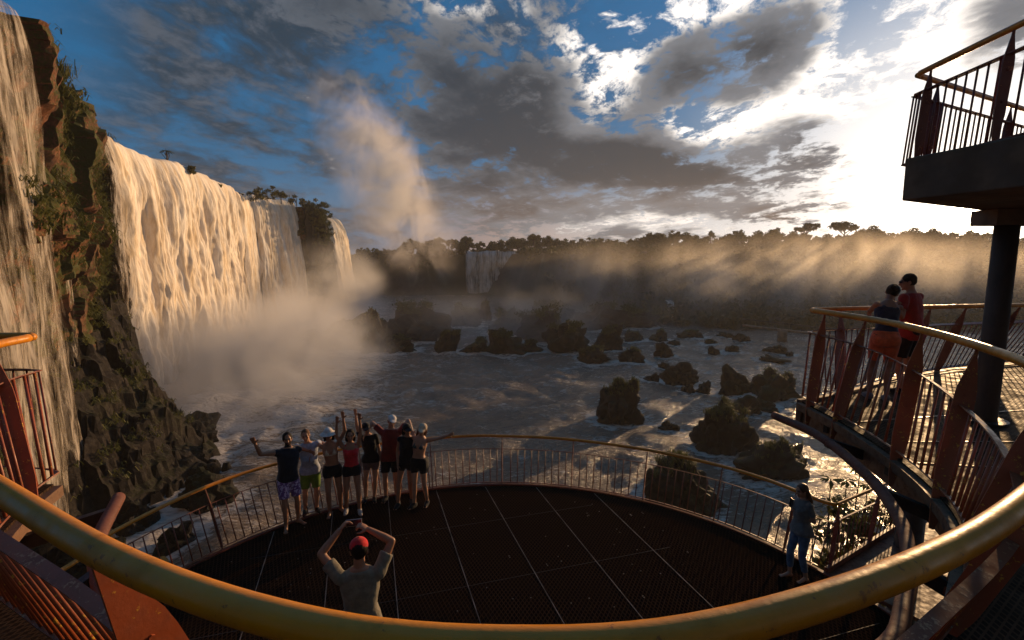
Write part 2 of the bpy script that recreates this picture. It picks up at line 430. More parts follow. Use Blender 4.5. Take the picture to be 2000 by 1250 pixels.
    if shoes:
        for sx in (1, -1):
            Hh, K, A, fa = legs[sx]; fr = Matrix.Rotation(fa, 3, 'Z')
            def f(m2):
                ball(m2, A + fr @ Vector((0, -.022, -.030)), (.043, .052, .050), 12, fr); limb(m2, [A + Vector((0, 0, -.012)), A + fr @ Vector((0, .08, -.040)), A + fr @ Vector((0, .15, -.048))], [.044, .042, .030], 12)
                ball(m2, A + fr @ Vector((0, .055, -.066)), (.046, .135, .014), 14, fr)
            piece('shoe', f, shoes, .0095, 2)
    if back_extra:
        def f(m2):
            loft(m2, [ringat(z, .026) for z in (.94, 1.0, 1.02)])
            ball(m2, B((-.13, -.05, .90)), (.07, .09, .13), 12); ball(m2, B((-.16, -.03, .80)), (.045, .06, .12), 12)
        piece('tied_jacket', f, back_extra, .010, 3, .006)
    return root, TW, joints, s
C_NAVY = cloth('navy', (.012, .016, .026)); C_GREYBL = cloth('pale_blue', (.36, .40, .50)); C_RED = cloth('bright_red', (.62, .025, .035)); C_BLACK = cloth('black', (.010, .009, .010)); C_DRED = cloth('dark_red', (.20, .022, .016))
C_PURP = cloth('purple_print', (.16, .07, .20), (.55, .42, .58), 26, .50, .56); C_GREEN = cloth('green', (.14, .24, .03)); C_GREYP = cloth('mauve_grey', (.16, .10, .10)); C_WHITE = cloth('off_white', (.72, .66, .60)); C_BEIGE = cloth('beige', (.62, .48, .32))
C_OLIVE = cloth('olive_grey', (.23, .20, .14)); C_CAPR = cloth('cap_red', (.70, .02, .02)); C_JEAN = cloth('jeans', (.10, .16, .24), (.06, .10, .16)); C_GREY = cloth('grey_tee', (.17, .17, .16)); C_ORANGE = cloth('coral', (.75, .15, .05)); C_TOP = cloth('blue_black', (.03, .03, .045)); C_TEAL = cloth('dark_teal', (.02, .07, .08))
S_BLK = cloth('black_shoe', (.015, .014, .014)); S_WHT = cloth('pale_shoe', (.50, .46, .42)); S_GRY = cloth('grey_shoe', (.20, .19, .19))
G = 'people posing on the lower platform'
def stand(fx, fy, hx, hy): 
    p = P(fx, fy, ZL); h = PD(hx, hy, p.y).z - ZL; return p, max(1.50, min(1.95, h))
tgt = Vector((-1.55, 4.2, 0))
def facing(p, a=0):
    v = (tgt - p); v.z = 0; v.normalize(); c, s_ = math.cos(a), math.sin(a); return (v.x * c - v.y * s_, v.x * s_ + v.y * c)
p, h = stand(568, 1026, 566, 845); print('p1', p, h)
person('bearded man in navy sleeveless shirt and purple patterned shorts waving beside the grey haired man', p, facing(p, .15), h, 'm', armR=(.52, .12, 1.70), elbR=(.35, -.2, -1), curlR=.1, spread=1.6, armL=(-.40, -.12, 1.28), feetR=(.10, .10, 0, -.3), feetL=(-.14, -.02, 0, .5), top=('sleeveless', C_NAVY), bottom=('loose', C_PURP, .80), hair=(HAIR_D, 'short'), skin=SK1, head=(-.15, 0, .1), group=G, belly=.02, palmR=(0, 1, 0), roll=-.05, beard=True)
p, h = stand(608, 1000, 598, 838); print('p2', p, h)
person('grey haired man in pale blue T-shirt and green shorts posing in the group', p, facing(p), h, 'm', armR=(.42, -.12, 1.30), armL=(-.42, -.12, 1.28), top=('tee', C_GREYBL, .84), bottom=('loose', C_GREEN, .85), hair=(HAIR_S, 'short'), skin=SK2, belly=.05, group=G, head=(-.2, .05, .12), shoes=S_BLK, roll=.05, hip=-.02)
p, h = stand(653, 1003, 638, 836); print('p3', p, h)
person('woman in white bucket hat, bikini top and black shorts, one arm raised', p, facing(p), h, 'f', armR=(.36, -.12, 1.22), armL=(-.24, .04, 1.92), elbL=(-1, .1, -.1), curlL=.1, top=('bikini', C_BEIGE), bottom=('tight', C_BLACK, .34), hair=(HAIR_D, 'bob'), hat=('bucket', C_WHITE), skin=SK1, roll=.06, group=G, feetR=(.08, .03, 0, -.2), feetL=(-.13, -.06, 0, .5))
p, h = stand(690, 1000, 677, 839); print('p4', p, h)
person('woman in bright red tank top and black shorts throwing both arms up', p, facing(p), h, 'f', armR=(.24, .06, 1.92), elbR=(1, 0, 0), armL=(-.20, .06, 1.98), elbL=(-1, 0, 0), curlR=.1, curlL=.1, top=('tank', C_RED), bottom=('tight', C_BLACK, .25), hair=(HAIR_D, 'bob'), skin=SK1, shoes=S_WHT, group=G, feetR=(.13, -.04, 0, -.2), feetL=(-.13, .06, 0, .15))
p, h = stand(724, 976, 713, 824); print('p5', p, h)
person('woman in black T-shirt, black cap and mauve shorts beside the tall man', p, facing(p), h, 'f', armR=(.24, .05, 1.93), elbR=(1, 0, 0), curlR=.1, armL=(-.25, .05, .88), top=('tee', C_BLACK, .88), bottom=('tight', C_GREYP, .5), hair=(HAIR_B, 'tail'), hat=('cap', C_BLACK), skin=SK2, shoes=S_BLK, group=G, feetR=(.10, 0, 0, -.2), feetL=(-.08, .03, 0, .1), head=(.1, .1, .15), roll=.09, hip=-.04)
p, h = stand(765, 975, 757, 811); print('p6', p, h)
person('tall man in dark red shirt and white cap hugging the women beside him', p, facing(p), h, 'm', armR=(.46, .0, 1.40), elbR=(.2, -.6, .6), armL=(-.44, -.0, 1.40), elbL=(-.2, -.6, .6), top=('tee', C_DRED, .84), bottom=('loose', C_BLACK, .72), hair=(HAIR_S, 'short'), hat=('cap', C_WHITE), skin=SK2, shoes=S_BLK, group=G, belly=.02, roll=-.05, head=(.25, 0, -.1))
p, h = stand(800, 983, 787, 826); print('p7', p, h)
person('woman in black with black cap, knee bent, next to the beige capped woman', p, facing(p), h, 'f', armR=(.20, .14, .92), armL=(-.34, -.08, 1.32), top=('sleeveless', C_BLACK, .90), bottom=('tight', C_BLACK, .4), hair=(HAIR_D, 'bob'), hat=('cap', C_BLACK), skin=SK1, shoes=S_BLK, group=G, hip=.05, roll=-.08, feetR=(.22, .12, 0, -.3), feetL=(-.04, -.04, 0, .2), kneeR=(.5, 1, 0), head=(.2, .05, .25), twist=.2)
p, h = stand(824, 986, 816, 825); print('p8', p, h)
person('woman in beige cap and dark bikini top stretching one arm out over the railing', p, facing(p, -.25), h, 'f', armR=(.34, -.10, 1.33), armL=(-.70, .14, 1.60), elbL=(0, -.6, -.6), curlL=.1, spread=1.4, top=('bikini', C_TEAL), bottom=('tight', C_BLACK, .5), hair=(HAIR_B, 'long'), hat=('cap', C_BEIGE), skin=SK2, shoes=S_BLK, group=G, back_extra=C_BLACK, feetR=(.12, .10, 0, -.4), feetL=(-.10, -.05, 0, .1), kneeR=(-.4, 1, 0), head=(.15, .1, -.2), roll=-.12, hip=.05)
# the photographer
hp = P(703, 1054, ZL + 1.88); p = Vector((hp.x, hp.y - .05, ZL)); ph = PD(691, 1021, hp.y + .27)
hl, hrr = PD(663, 1036, hp.y + .16), PD(720, 1034, hp.y + .16)
fx_ = (Vector((-2.45, 8.6, 0)) - p); 
person('man in red cap and olive T-shirt raising a phone to photograph the group', p, (fx_.x, fx_.y), 1.90, 'm', world_hands=True, armR=hrr, armL=hl, elbR=(1, .05, -.05), elbL=(-1, .05, -.05), curlR=.7, curlL=.7, top=('tee', C_OLIVE, .84), bottom=('loose', C_BLACK, .85), hair=(HAIR_D, 'short'), hat=('cap', C_CAPR), skin=SK1, shoes=S_BLK, head=(0, .12, 0), palmR=(-1, .35, 0), palmL=(1, .35, 0), spread=.6, vox=.0085)
def phone(label, c, face, roll, mat_c, w=.15, hgt=.074):
    o = empty('phone', tuple(c), math.atan2(-face[0], face[1])); o.rotation_euler[1] = roll; tag(o, label, 'phone')
    mb = MB(); mb.box((0, 0, 0), w, .009, hgt); q = mb.build('case', mat_c, o); b = q.modifiers.new('b', 'BEVEL'); b.width = .004; b.segments = 2
    mb = MB(); mb.box((0, -.0052, 0), w * .92, .001, hgt * .88); mb.build('screen', simple('phone_screen', (.05, .05, .055), (.03, .03, .035), 3, .12), o)
    mb = MB(); mb.tube([(w * .38, .0045, hgt * .3), (w * .38, .0065, hgt * .3)], .008, 10); mb.build('camera_lens', simple('black_lens', (.01, .01, .01)), o)
M_PH = simple('phone_case', (.45, .43, .42), (.38, .36, .35), 4, .35)
phone('pale smartphone held up sideways in both hands by the man in the red cap', ph, (fx_.x, fx_.y), 0, M_PH, .17, .08)
# woman at the right of the platform
p, h = stand(1558, 1130, 1580, 960); print('pw', p, h)
fw_ = Vector((-.97, -.12)); hd = PD(1553, 992, p.y + .05)
person('long haired woman in grey T-shirt and rolled jeans standing alone with a phone', p, tuple(fw_), h, 'f', world_hands=True, armR=hd + Vector((.02, .05, -.03)), armL=hd + Vector((.03, -.05, -.05)), elbR=(.3, -.5, -1), elbL=(-.3, -.5, -1), curlR=.8, curlL=.8, top=('tee', C_GREY, .86), bottom=('tight', C_JEAN, 1.72), hair=(HAIR_B, 'long'), skin=SK2, head=(0, .22, 0), feetR=(.08, .10, 0, -.1), feetL=(-.09, -.08, 0, .2), palmR=(-1, 0, 0), palmL=(1, 0, 0), spread=.6)
phone('dark smartphone held upright by the long haired woman', hd + Vector((-.05, .02, .07)), tuple(fw_), R(80), simple('phone_dark', (.02, .02, .022), (.03, .03, .03), 4, .3))
# the couple on the gallery
pc = P(1718, 782, ZU); railp = Vector((5.75, 8.32, ZR + .05)); f1 = Vector((.28, .96))
person('woman in coral shorts and dark racerback top leaning on the end railing of the gallery', pc, tuple(f1), 1.75, 'f', lean=R(20), roll=R(7), twist=R(6), world_hands=True, armR=pc + Vector((.52, .74, 1.18)), armL=pc + Vector((.16, .62, 1.20)), elbR=(.6, -.1, -1), elbL=(-1, -.2, -.6), curlR=.5, curlL=.5, top=('tank', C_TOP), bottom=('tight', C_ORANGE, .74), hair=(HAIR_D, 'bun'), hat=('visor', C_BLACK), skin=SK1, shoes=S_GRY, head=(R(-25), .1, R(18)), feetR=(.08, .0, 0, -.1), feetL=(-.10, .10, 0, .15))
pm = P(1768, 768, ZU); f2 = Vector((-.42, .90)); hm = PD(1744, 585, pm.y - .10)
person('man in dark red T-shirt and sunglasses beside the woman in coral shorts', pm, tuple(f2), 1.84, 'm', lean=R(6), world_hands=True, armR=hm + Vector((.06, .0, -.05)), armL=hm + Vector((-.02, -.04, -.03)), elbR=(.5, -.2, -1), elbL=(-.5, -.2, -1), curlR=.6, curlL=.5, top=('tee', cloth('wine_red', (.36, .022, .016)), .80), bottom=('loose', C_BLACK, .85), hair=(HAIR_D, 'short'), glasses=True, skin=SK1, shoes=S_BLK, head=(R(38), .05, 0))
# ------------------------------------------------------------------ decking materials
def deck_mat(name, c_bar, c_gap, sc, rot=0, rough=.45, spec=.2):
    m, t, bs = newmat(name)
    v = t.mapping(coords(t, 'Position'), (1, 1, 1), (0, 0, 0), (0, 0, rot))
    sx = t.node('ShaderNodeSeparateXYZ', {0: v})
    def tri(a, k):  # triangle wave 0..1
        return t.m('ABSOLUTE', t.m('SUBTRACT', t.m('MULTIPLY', t.m('FRACT', t.m('MULTIPLY', a, k)), 2), 1))
    u = t.m('ADD', sx.outputs[0], t.m('MULTIPLY', sx.outputs[1], .5)); w = t.m('SUBTRACT', sx.outputs[0], t.m('MULTIPLY', sx.outputs[1], .5))
    a = t.m('MAXIMUM', tri(u, sc), tri(w, sc))
    bar = t.ss(a, .62, .80)
    big = t.noise(coords(t, 'Position'), 1.1, 5, .65)
    c = t.mix(bar, c_gap, c_bar); c = t.mix(t.ss(big, .35, .75, 0, .6), c, tuple(x * .45 for x in c_bar))
    t.set(bs.inputs['Base Color'], c)
    t.set(bs.inputs['Roughness'], t.ss(t.noise(coords(t, 'Position'), 6, 4), .3, .7, rough - .12, rough + .2))
    bs.inputs['Specular IOR Level'].default_value = spec; bs.inputs['IOR'].default_value = 1.03 if spec < .08 else 1.16
    t.set(bs.inputs['Normal'], t.bump(bar, .3, .005))
    return m
M_DECK = deck_mat('expanded_metal_deck', (.034, .018, .011), (.003, .002, .002), 17, 0, .8, .04)
M_UDECK = deck_mat('expanded_metal_walkway', (.085, .048, .028), (.022, .013, .009), 22, .5, .58, .10)
M_SEAM = simple('seam_steel', (.26, .20, .16), (.06, .04, .03), 3, .45, .2, which='Position')
ZU, ZL = CZ - 2.1, CZ - 4.8          # walking surfaces of the gallery and of the platform
ZR = ZU + 1.25                        # top of the gallery handrail
# ------------------------------------------------------------------ railing builder
def blade(top, base, nrm, wmax, th):
    """pencil shaped steel plate leaning from base to top; nrm = in-plane direction"""
    ax = base - top; L = ax.length; ax.normalize()
    w = (nrm - ax * nrm.dot(ax)).normalized(); n = ax.cross(w) * (th / 2)
    sec = [(0, .16), (.05, .2), (.24, .93), (.30, 1), (.72, .95), (.9, .55), (1.0, .22)]
    poly = [top + ax * (L * f) + w * (wmax / 2 * k) for f, k in sec] + [top + ax * (L * f) - w * (wmax / 2 * k) for f, k in reversed(sec)]
    return poly, n
def railing(name, label, cat, tops, bases, posts, bal_step, tube_r, mats, mid=.26, wpost=.2, group=None, bal_r=.0085, posts_flat=True, ext=1.12, skip=None, mid_w=.03):
    root = empty(name, tuple(bases[0])); tag(root, label, cat, group)
    inv = Vector(bases[0])
    ct, cb = Curve(tops), Curve(bases)
    T = lambda d: cat_eval(ct.c, ct.tt(d))
    B = lambda d: cat_eval(cb.c, ct.tt(d))
    N = max(8, int(ct.L / .07)); ds = [ct.L * i / N for i in range(N + 1)]
    def part(mb, nm, mat, par=None, smooth=False, recalc=False):
        mb.v = [tuple(Vector(v) - inv) for v in mb.v]
        return mb.build(nm, mat, par or root, smooth, recalc)
    mb = MB(); mb.tube([T(d) for d in ds], tube_r, 20); part(mb, 'handrail', mats[0], smooth=True)
    mf = mid if callable(mid) else (lambda d: mid)
    q = lambda d, f: T(d).lerp(B(d), mf(d) if f is mid else f)
    up = [T(d) - B(d) for d in ds]
    mb = MB(); mb.sweep([q(d, mid) for d in ds], [(-mid_w, -.006), (mid_w, -.006), (mid_w, .006), (-mid_w, .006)], up); part(mb, 'mid_rail', mats[2])
    mb = MB(); mb.sweep([q(d, .955) for d in ds], [(-.022, -.007), (.022, -.007), (.022, .007), (-.022, .007)], up); part(mb, 'bottom_rail', mats[2])
    for d in posts:
        tan = (T(d + .03) - T(d - .03)).normalized()
        top, base = T(d), B(d)
        hz = Vector((tan.y, -tan.x, 0)).normalized()
        poly, n = blade(top - (top - base).normalized() * tube_r * .6, top + (base - top) * ext, hz, wpost, .016)
        mb = MB(); mb.prism([p - n for p in poly], n * 2)
        for f in (.35, .62):            # bolt heads
            c = top.lerp(base, f)
            for sgn in (-1, 1):
                mb.tube([c + n * sgn, c + n * sgn * 2.0], .011, 6)
        part(mb, 'post', mats[1])
    n = int(ct.L / bal_step); k = 0; rest = MB(); cand = []
    for i in range(n + 1):
        d = ct.L * i / n
        if any(abs(d - p) < bal_step * .45 for p in posts): continue
        mid_d = q(d, .6)
        cand.append((mid_d.length_squared + (1e4 if skip and skip(mid_d) else 0), d))
    cand.sort()
    for k, (_, d) in enumerate(cand):
        mb = MB() if k < 98 else rest
        mb.tube([q(d, mid), q(d, .955)], bal_r, 7)
        if mb is not rest: part(mb, 'baluster', mats[1], smooth=True)
    if rest.v: tag(part(rest, 'baluster', mats[1], smooth=True), kind='stuff')
    return root, T, B, ct.L
def V3(xy, z): return Vector((xy[0], xy[1], z))
# ------------------------------------------------------------------ gallery (C-shaped upper walkway)
topxy = [(-5.06, 5.29), (-4.92, 4.72), (-4.25, 3.55), (-3.1, 2.5), (-1.89, 1.79), (-1.08, 1.33), (-.48, 1.09), (0, 1.025), (.48, 1.08), (1.16, 1.34), (1.83, 1.72), (2.9, 2.45), (3.6, 3.2), (4.12, 4.04), (4.48, 4.91), (4.74, 5.85), (4.86, 6.73), (4.74, 8.02)]
basxy = [(-4.26, 4.53), (-4.10, 4.10), (-3.58, 3.22), (-2.66, 2.66), (-1.66, 2.19), (-.93, 1.78), (-.42, 1.56), (0, 1.50), (.42, 1.55), (1.02, 1.78), (1.62, 2.13), (2.50, 2.70), (3.05, 3.22), (3.50, 3.76), (3.80, 4.36), (4.03, 5.15), (4.19, 6.2), (4.22, 7.25)]
tops = [V3(p, ZR) for p in topxy]; bases = [V3(p, ZU) for p in basxy]
ct = Curve(tops)
def near_d(px, py):
    t = P(px, py, ZR); best = min(range(len(ct.p)), key=lambda i: (ct.p[i] - t).length); return ct.s[best]
pd = [near_d(1612, 610), near_d(1690, 622), near_d(1795, 645), near_d(1905, 675), near_d(168, 1050), near_d(1230, 1235)]
pd += [.5, 1.55, 2.75, ct.L * .62, ct.L * .70]
print('posts', [round(x, 2) for x in sorted(pd)], ct.L)
rail_in, TI, BI, LI = railing('curved_railing', 'long curved railing with thick yellow handrail sweeping across the foreground', 'railing', tops, bases, sorted(pd), .150, .042, (M_YEL, M_PLATE, M_BAR), wpost=.16, bal_r=.0140, mid=lambda d: .26 + .25 * math.exp(-((d - 9.0) / 5.0) ** 4), skip=lambda p: abs(p.x) < 1.3 and p.y < 3, ext=1.2)
# railing along the far end of the gallery behind the couple
ftop = [(4.74, 8.02), (4.80, 8.13), (4.95, 8.18), (5.88, 8.36), (6.85, 8.53), (8.1, 8.75), (9.6, 9.0), (11.5, 9.2)]
fbas = [(4.24, 7.3), (4.33, 7.40), (4.7, 7.52), (5.55, 8.0), (6.75, 8.75), (8.2, 9.4), (9.7, 9.9), (11.6, 10.3)]
cf = Curve([V3(p, ZR) for p in ftop])
fd = [min(cf.s, key=lambda s: abs(cf.at(s).x - x)) for x in (5.35, 6.15, 7.05, 7.75, 8.9, 10.0)]
rail_far, TF, BF, LF = railing('end_railing', 'straight railing across the far end of the gallery, the couple in front leaning on it', 'railing', [V3(p, ZR) for p in ftop], [V3(p, ZU) for p in fbas], fd, .115, .036, (M_YEL, M_RED, M_BAR), wpost=.15, bal_r=.0085)
# return railing at the left end
ltop = [(-5.06, 5.29), (-5.09, 5.37), (-5.18, 5.40), (-5.6, 5.36), (-6.6, 5.2), (-7.6, 5.0)]
lbas = [(-4.26, 4.53), (-4.30, 4.62), (-4.45, 4.70), (-5.1, 4.78), (-6.2, 4.8), (-7.3, 4.75)]
rail_l, _, _, _ = railing('end_railing', 'short yellow topped railing turning outward at the left frame edge, waterfall veil behind it', 'railing', [V3(p, ZR) for p in ltop], [V3(p, ZU) for p in lbas], [.75, 1.9], .12, .042, (M_YEL, M_RED, M_BAR), wpost=.17, bal_r=.0095)
# the walkway itself
root = empty('curved_walkway', (0, 0, ZU)); tag(root, 'curved upper walkway with mesh deck and weathered edge beam carried over the platform', 'walkway')
def wpart(mb, nm, mat, smooth=False, recalc=False, par=None):
    mb.v = [(v[0], v[1], v[2] - ZU) for v in mb.v]
    return mb.build(nm, mat, par or root, smooth, recalc)
cb = Curve(bases); inner = cb.pts(.15)
ctr = Vector((0, 5.0, 0))
def outp(p, i, n):
    r = Vector((p.x - ctr.x, p.y - ctr.y, 0)); w = 2.5
    if p.x > 2.2: w = 2.5 + min(1, (p.x - 2.2) / 1.5) * 4
    return Vector((p.x, p.y, 0)) + r.normalized() * w
poly = [Vector((p.x, p.y, ZU)) for p in inner] + [Vector((x, y, ZU)) for x, y in ((4.35, 7.8), (4.7, 8.4), (5.75, 8.7), (8.2, 9.15), (11.6, 9.6))]
mb = MB(); n = len(inner); vs = []
for i, p in enumerate(inner):
    o = outp(p, i, n); vs += [(p.x, p.y, ZU), (o.x, o.y, ZU), (p.x, p.y, ZU - .05), (o.x, o.y, ZU - .05)]
fs = []
for i in range(n - 1):
    a, b = 4 * i, 4 * i + 4
    fs += [(a, a + 1, b + 1, b), (a + 2, b + 2, b + 3, a + 3), (a, b, b + 2, a + 2), (a + 1, a + 3, b + 3, b + 1)]
fs += [(0, 2, 3, 1), (4 * n - 4, 4 * n - 3, 4 * n - 1, 4 * n - 2)]
mb.add(vs, fs); wpart(mb, 'deck', M_UDECK, recalc=True)
oe = outp(inner[-1], 0, 0)
mb = MB(); mb.prism([(x, y, ZU - .05) for x, y in ((4.26, 7.26), (oe.x, oe.y + .001), (11.6, 10.25), (8.2, 9.32), (6.75, 8.67), (5.55, 7.92), (4.7, 7.44))], (0, 0, .047)); wpart(mb, 'deck', M_UDECK, recalc=True)
edge = [p + (Vector((ctr.x, ctr.y, p.z)) - p).normalized() * .0 for p in inner]
mb = MB(); mb.sweep([p + Vector((0, 0, -.02)) for p in edge], [(.16, -.36), (.04, -.36), (.04, -.10), (-.07, -.10), (-.07, .0), (.16, .0)] , None)
wpart(mb, 'edge_beam', M_BEAM, recalc=True)
endp = [Vector((x, y, ZU - .02)) for x, y in ((4.22, 7.29), (4.7, 7.48), (5.55, 7.96), (6.75, 8.71), (8.2, 9.36), (11.6, 10.3))]
mb = MB(); mb.sweep(endp, [(-.06, -.40), (.02, -.40), (.02, .03), (-.06, .03)], None); wpart(mb, 'end_beam', M_BEAM, recalc=True)
mb = MB()
for a, b in (((4.3, 6.3), (7.5, 6.9)), ((4.28, 5.6), (8, 5.6)), ((4.05, 5.0), (8, 4.4)), ((3.4, 3.6), (7, 1.5))):   # panel joints
    mb.prism([(a[0] + .1, a[1], ZU + .004), (b[0], b[1], ZU + .004), (b[0], b[1] + .022, ZU + .004), (a[0] + .1, a[1] + .022, ZU + .004)], (0, 0, .003))
wpart(mb, 'deck_seam', M_SEAM, recalc=True)
# ring pipe carried on brackets inside the opening
pz = CZ - 2.2
pipe_r = [P(1512, 811, pz), P(1600, 852, pz), P(1690, 925, pz), P(1755, 1010, pz), P(1776, 1100, pz), P(1765, 1180, pz), P(1735, 1260, pz)]
pipe_c = [Vector((v.x, v.y, pz)) for v in pipe_r] + [Vector((x, y, pz)) for x, y in ((1.5, 2.35), (.6, 2.0), (-.6, 1.98), (-1.7, 2.4), (-2.5, 2.95), (-3.05, 3.5))] + [P(195, 1045, pz), P(232, 972, pz)]
cp = Curve(pipe_c)
mb = MB(); mb.tube(cp.pts(.1), .052, 16); wpart(mb, 'ring_pipe', M_PIPE, smooth=True)
for dd in (1.0, 2.35, 3.65, 4.9, 6.2, 8.0, 9.8, 11.4, cp.L - 1.35):
    c = cp.at(min(dd, cp.L - .3)); j = min(inner, key=lambda p: (p.xy - c.xy).length)
    tgt = Vector((j.x, j.y, ZU - .34)) + (Vector((j.x, j.y, 0)) - Vector((c.x, c.y, 0))) * .4
    mb = MB(); dv = tgt - c; sd = Vector((-dv.y, dv.x, 0)).normalized() * .035
    mb.prism([c + sd + Vector((0, 0, .04)), c - sd + Vector((0, 0, .04)), tgt - sd + Vector((0, 0, .10)), tgt + sd + Vector((0, 0, .10))], (0, 0, -.12))
    wpart(mb, 'bracket', M_STEEL, recalc=True)
for (x, y) in ((5.6, 4.2), (3.4, 1.4), (-3.6, 1.2), (-6.0, 4.0), (6.6, 8.0)):
    mb = MB(); mb.tube([(x, y, ZU - .06), (x, y, 1.0)], .2, 14); wpart(mb, 'column', M_STEEL, smooth=True)
for p in inner[4::9]:
    mb = MB(); o = outp(p, 0, 0); a = Vector((p.x, p.y, ZU - .11)); b = Vector((o.x, o.y, ZU - .11))
    mb.sweep([a, b], [(-.03, -.15), (.03, -.15), (.03, .055), (-.03, .055)])
    wpart(mb, 'joist', M_STEEL, recalc=True)
# ------------------------------------------------------------------ lookout tower at the right: pillar, slab, railing
pil = empty('concrete_pillar', (6.05, 6.35, ZU)); tag(pil, 'dark round concrete pillar beside the couple carrying the lookout slab', 'pillar')
px_, py_ = 6.05, 6.35
mb = MB(); mb.tube([(0, 0, .0), (0, 0, .06), (0, 0, 2.70)], [.128, .126, .122], 28); mb.build('shaft', simple('stained_pillar', (.13, .075, .042), (.06, .036, .022), 2.2, .8, bump=.4, which='Position', stretch=(1, 1, .3)), pil, True)
mb = MB(); mb.tube([(0, 0, 0.001), (0, 0, .03)], .24, 20); mb.build('base_collar', M_STEEL, pil, False)
zs = CZ + .56; zt = zs + .42
lk = empty('lookout_balcony', (4.3, 5.4, zs)); tag(lk, 'overhanging concrete lookout slab high at the right above the pillar', 'balcony')
loc = Vector((4.3, 5.4, zs))
c1 = PD(1761, 391, 5.35); sl = [(c1.x, c1.y), (6.9, 7.15), (9.5, 7.0), (9.5, 1.5), (4.55, 1.5), (4.30, 3.6)]
mb = MB(); mb.prism([Vector((x, y, zs)) - loc for x, y in sl], (0, 0, .42)); o = mb.build('slab', M_CONC, lk, recalc=True)
bv = o.modifiers.new('bevel', 'BEVEL'); bv.width = .015; bv.segments = 2
mb = MB(); mb.sweep([Vector((5.75, 6.35, zs - .09)) - loc, Vector((9.2, 6.35, zs - .09)) - loc], [(-.18, -.1), (.18, -.1), (.18, .085), (-.18, .085)]); mb.build('soffit_beam', M_CONC, lk, recalc=True)
zrt = zt + 1.05
def drop(px, py, z): return P(px, py, z)
r0 = P(1790, 146, zrt); ra = P(2000, 44, zrt); rb = P(2000, 213, zrt)
ltops = [ra + (ra - r0) * 2.0, ra + (ra - r0) * .9, ra, r0 + (ra - r0) * .12, r0 + Vector((.02, -.04, 0)), r0 + Vector((.06, .03, 0)), r0 + (rb - r0) * .1, rb, rb + (rb - r0) * .4, rb + (rb - r0) * .75]
lb = []
for p in ltops:
    inw = (Vector((7.2, 4.2, p.z)) - p); inw.z = 0
    lb.append(Vector((p.x, p.y, zt + .02)) - inw.normalized() * .06)
cl = Curve(ltops)
pd2 = [min(cl.s, key=lambda s: (cl.at(s) - P(px, py, zrt)).length) for px, py in ((1985, 52), (1818, 131), (1842, 158), (1972, 205))]
railing('balcony_railing', 'dark railing with tubular handrail on top of the lookout slab against the bright sky', 'railing', ltops, lb, sorted(pd2), .125, .03, (M_YEL, M_RED, M_RED), wpost=.10, bal_r=.010, ext=1.0, mid=.22)
# ------------------------------------------------------------------ lower round platform
LC = Vector((-.17, 4.8, ZL)); LR = 5.47
pf = empty('round_platform', tuple(LC)); tag(pf, 'round viewing platform of black mesh decking below, with the posing group standing on it', 'platform')
def ring(r, z, n=120): return [Vector((r * math.cos(2 * math.pi * i / n), r * math.sin(2 * math.pi * i / n), z)) for i in range(n)]
mb = MB(); mb.prism(ring(LR, -.06), (0, 0, .06)); mb.build('deck', M_DECK, pf, recalc=True)
mb = MB(); rr = ring(LR + .03, 0); rr.append(rr[0])
mb.sweep(rr, [(-.025, -.3), (.04, -.3), (.04, .02), (-.025, .02)]); mb.build('edge_beam', M_RED, pf, recalc=True)
def sdir(a, b):
    A, B_ = P(*a, ZL), P(*b, ZL); return A, B_
seams = [((866, 1000), (932, 1198)), ((976, 1000), (1090, 1198)), ((1086, 1000), (1240, 1190)), ((1198, 1000), (1300, 1098)), ((762, 1020), (776, 1184)), ((640, 1116), (636, 1164)), ((540, 1024), (504, 1138))]
for a, b in seams:
    mb = MB()
    A, B_ = sdir(a, b); d = (B_ - A).normalized(); A0 = A - LC; A0.z = 0
    bq = A0.dot(d); cq = A0.length_squared - (LR - .05) ** 2; q = math.sqrt(max(0, bq * bq - cq))
    s0, s1 = A0 + d * (-bq - q), A0 + d * (-bq + q); w = Vector((-d.y, d.x, 0)) * .005
    k = 14; s = [s0.lerp(s1, i / k) for i in range(k + 1)]
    for i in range(k):
        mb.prism([s[i] - w + Vector((0, 0, .004)), s[i + 1] - w + Vector((0, 0, .004)), s[i + 1] + w + Vector((0, 0, .004)), s[i] + w + Vector((0, 0, .004))], (0, 0, .002))
    mb.build('deck_seam', M_SEAM, pf, recalc=True)
dk = (sdir(*seams[1])[1] - sdir(*seams[1])[0]).normalized(); xd = Vector((-dk.y, dk.x, 0))
mb = MB()
for off, (lo, hi) in ((-2.2, (-4.4, 3.6)), (.15, (-5.2, 5.2)), (2.5, (-4.6, 4.0)), (-3.9, (-3, 3))):
    c = dk * off; 
    mb.prism([c + xd * lo - dk * .0026 + Vector((0, 0, .004)), c + xd * hi - dk * .0026 + Vector((0, 0, .004)), c + xd * hi + dk * .0026 + Vector((0, 0, .004)), c + xd * lo + dk * .0026 + Vector((0, 0, .004))], (0, 0, .0015))
mb.build('cross_seam', M_STEEL, pf, recalc=True)
mb = MB(); rnd = random.Random(5)
for i in range(110):                                   # clip bolts that catch the light
    a, b = seams[rnd.randrange(7)]; A, B_ = sdir(a, b); p = A.lerp(B_, rnd.uniform(-.3, 1.2)) + xd * rnd.choice((-.5, -.25, .0, .25, .5)) - LC
    p.z = .004
    if p.length < LR - .2: mb.tube([p, p + Vector((0, 0, .006))], .009, 5)
tag(mb.build('clip_bolt', M_SEAM, pf), kind='stuff')
for k in range(7):
    a = k * 2 * math.pi / 7 + .3; x, y = 4.3 * math.cos(a), 4.3 * math.sin(a)
    mb = MB(); mb.tube([(x, y, -.061), (x, y, -8.4)], .16, 12); mb.build('column', M_STEEL, pf, True)
k_ = 4.8 / 5.5
